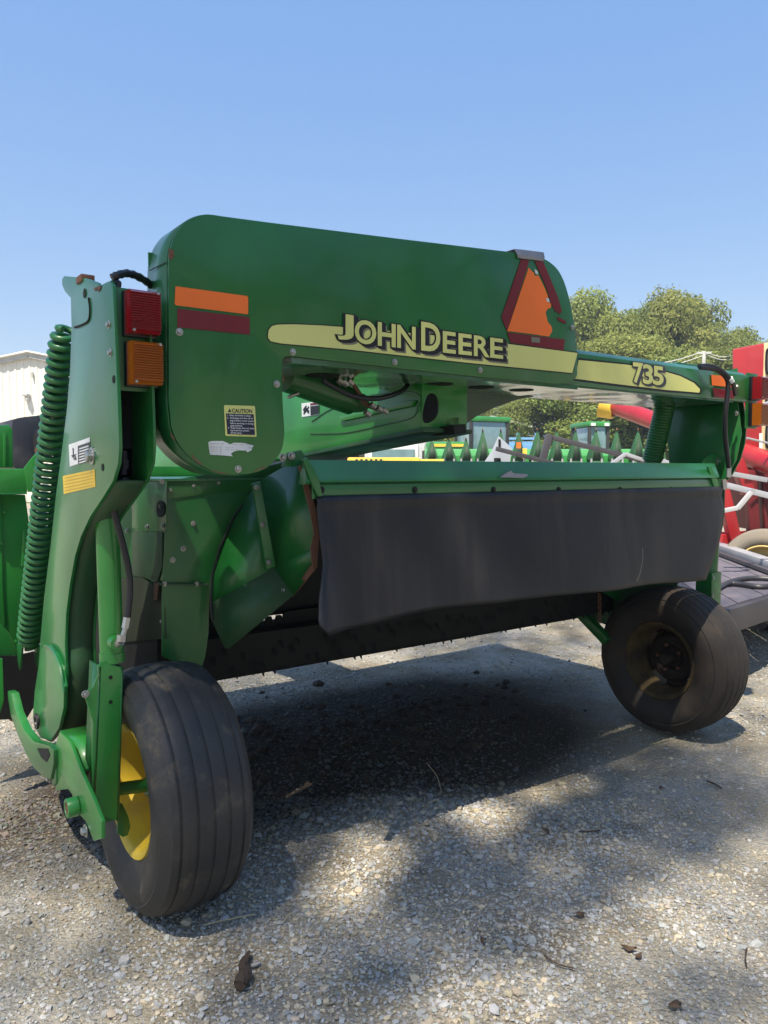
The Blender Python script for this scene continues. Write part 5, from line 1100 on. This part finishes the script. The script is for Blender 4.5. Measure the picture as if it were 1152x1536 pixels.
# ==================================================================== SMALL THINGS ON THE GRAVEL
def on_ground(px, py, h=0): p = G(px, py, 0); return Vector((p.x, p.y, float(gz(p.x, p.y)) + h))
a, c = on_ground(360, 1492, .022), on_ground(374, 1438, .018); BK = mat('dark_bark', (.075, .05, .035), .9, bump=.01, bscale=50, var=.4)
ps = crom([a, a.lerp(c, .3) + Vector((.006, 0, .004)), a.lerp(c, .6) + Vector((-.003, 0, .003)), c], 5); b = MB().tube(ps, [.017, .019, .019, .02, .019, .018, .017, .016, .017, .016, .015, .013, .012, .010, .008, .004][:len(ps)], 9)
b.v = [(x + random.uniform(-.003, .003), y, z + random.uniform(-.003, .003)) for x, y, z in b.v]
bk = loc(b, a).build('bark_piece', BK, None, sharp=30); bk.location = a; tag(bk, 'dark split piece of wood lying on the gravel in the foreground', 'stick')
STRAW = mat('dry_straw', (.52, .44, .26), .8)
for k, (q, r_, m_, lab) in enumerate((([(305, 1396), (340, 1388), (382, 1380)], .0022, STRAW, 'long pale straw stalk in front of the near tyre'), ([(424, 1392), (432, 1382), (438, 1378)], .0018, STRAW, 'short pale straw right of the near tyre'),
        ([(816, 1440), (835, 1452), (862, 1458)], .0022, BK, 'thin curved dark twig in the right foreground'), ([(900, 1244), (890, 1246), (868, 1248)], .003, BK, 'dark twig in the middle of the gravel'),
        ([(975, 1116), (990, 1112), (1000, 1108)], .002, STRAW, 'pale straw near the far tyre'), ([(1060, 1170), (1072, 1174), (1082, 1180)], .004, BK, 'short dark stick right of the far tyre shadow'),
        ([(640, 1146), (655, 1166), (662, 1190)], .0016, STRAW, 'pale straw lying in the machine shadow'), ([(1120, 1455), (1118, 1440), (1120, 1425)], .0025, BK, 'small dark twig at the right edge of the gravel'))):
    pp_ = crom([on_ground(*s_, .012) for s_ in q], 5); o_ = pp_[0].copy(); b = MB().tube(pp_, r_, 5); t_ = loc(b, o_).build('straw_stalk' if m_ is STRAW else 'twig', m_, None); t_.location = o_; tag(t_, lab, 'straw' if m_ is STRAW else 'twig')
# dead leaves
LB = mat('dead_leaf', (.10, .06, .035), .8, var=.4)
for k, (px, py, s_, lab) in enumerate([(868, 1376, .018, 'curled brown leaf right of centre on the gravel'), (993, 1180, .02, 'dark dead leaf left of the short stick'), (945, 1427, .022, 'brown dead leaf among pale stones'), (958, 1438, .014, 'small reddish leaf beside the brown one'), (820, 1248, .016, 'dark leaf scrap near the middle twig'), (1015, 1518, .02, 'dead leaf at the bottom right'), (725, 1418, .016, 'brown leaf scrap below the sunlit patches')]):
    p = on_ground(px, py, .014); b = MB(); n_ = 9; vs = [(0, 0, .004)] + [(s_ * (1 + .35 * math.sin(3 * q_ + k)) * math.cos(q_), s_ * .6 * math.sin(q_), .006 * math.sin(2 * q_ + k)) for q_ in np.linspace(0, 6.28, n_, endpoint=False)]
    b.add(vs, [(0, i_ + 1, (i_ + 1) % n_ + 1) for i_ in range(n_)]); l_ = b.build('dead_leaf', LB, None, solid=.001); l_.location = p; l_.rotation_euler = (random.uniform(-.3, .3), .2, k * 1.3); tag(l_, lab, 'leaf', 'dead leaves on the gravel')
hz = MB().bb(-700, 700, -700, 1300, -1.0, 26)
hm = bpy.data.materials.new('summer_haze'); hm.use_nodes = True; hn = hm.node_tree.nodes; hn.clear(); hv = hn.new('ShaderNodeVolumePrincipled'); hv.inputs['Density'].default_value = .0013; hv.inputs['Color'].default_value = (.80, .88, 1, 1); hv.inputs['Anisotropy'].default_value = .3
ho_ = hn.new('ShaderNodeOutputMaterial'); hm.node_tree.links.new(hv.outputs[0], ho_.inputs['Volume']); hzo = hz.build('haze', hm); tag(hzo, kind='stuff')
print('done')
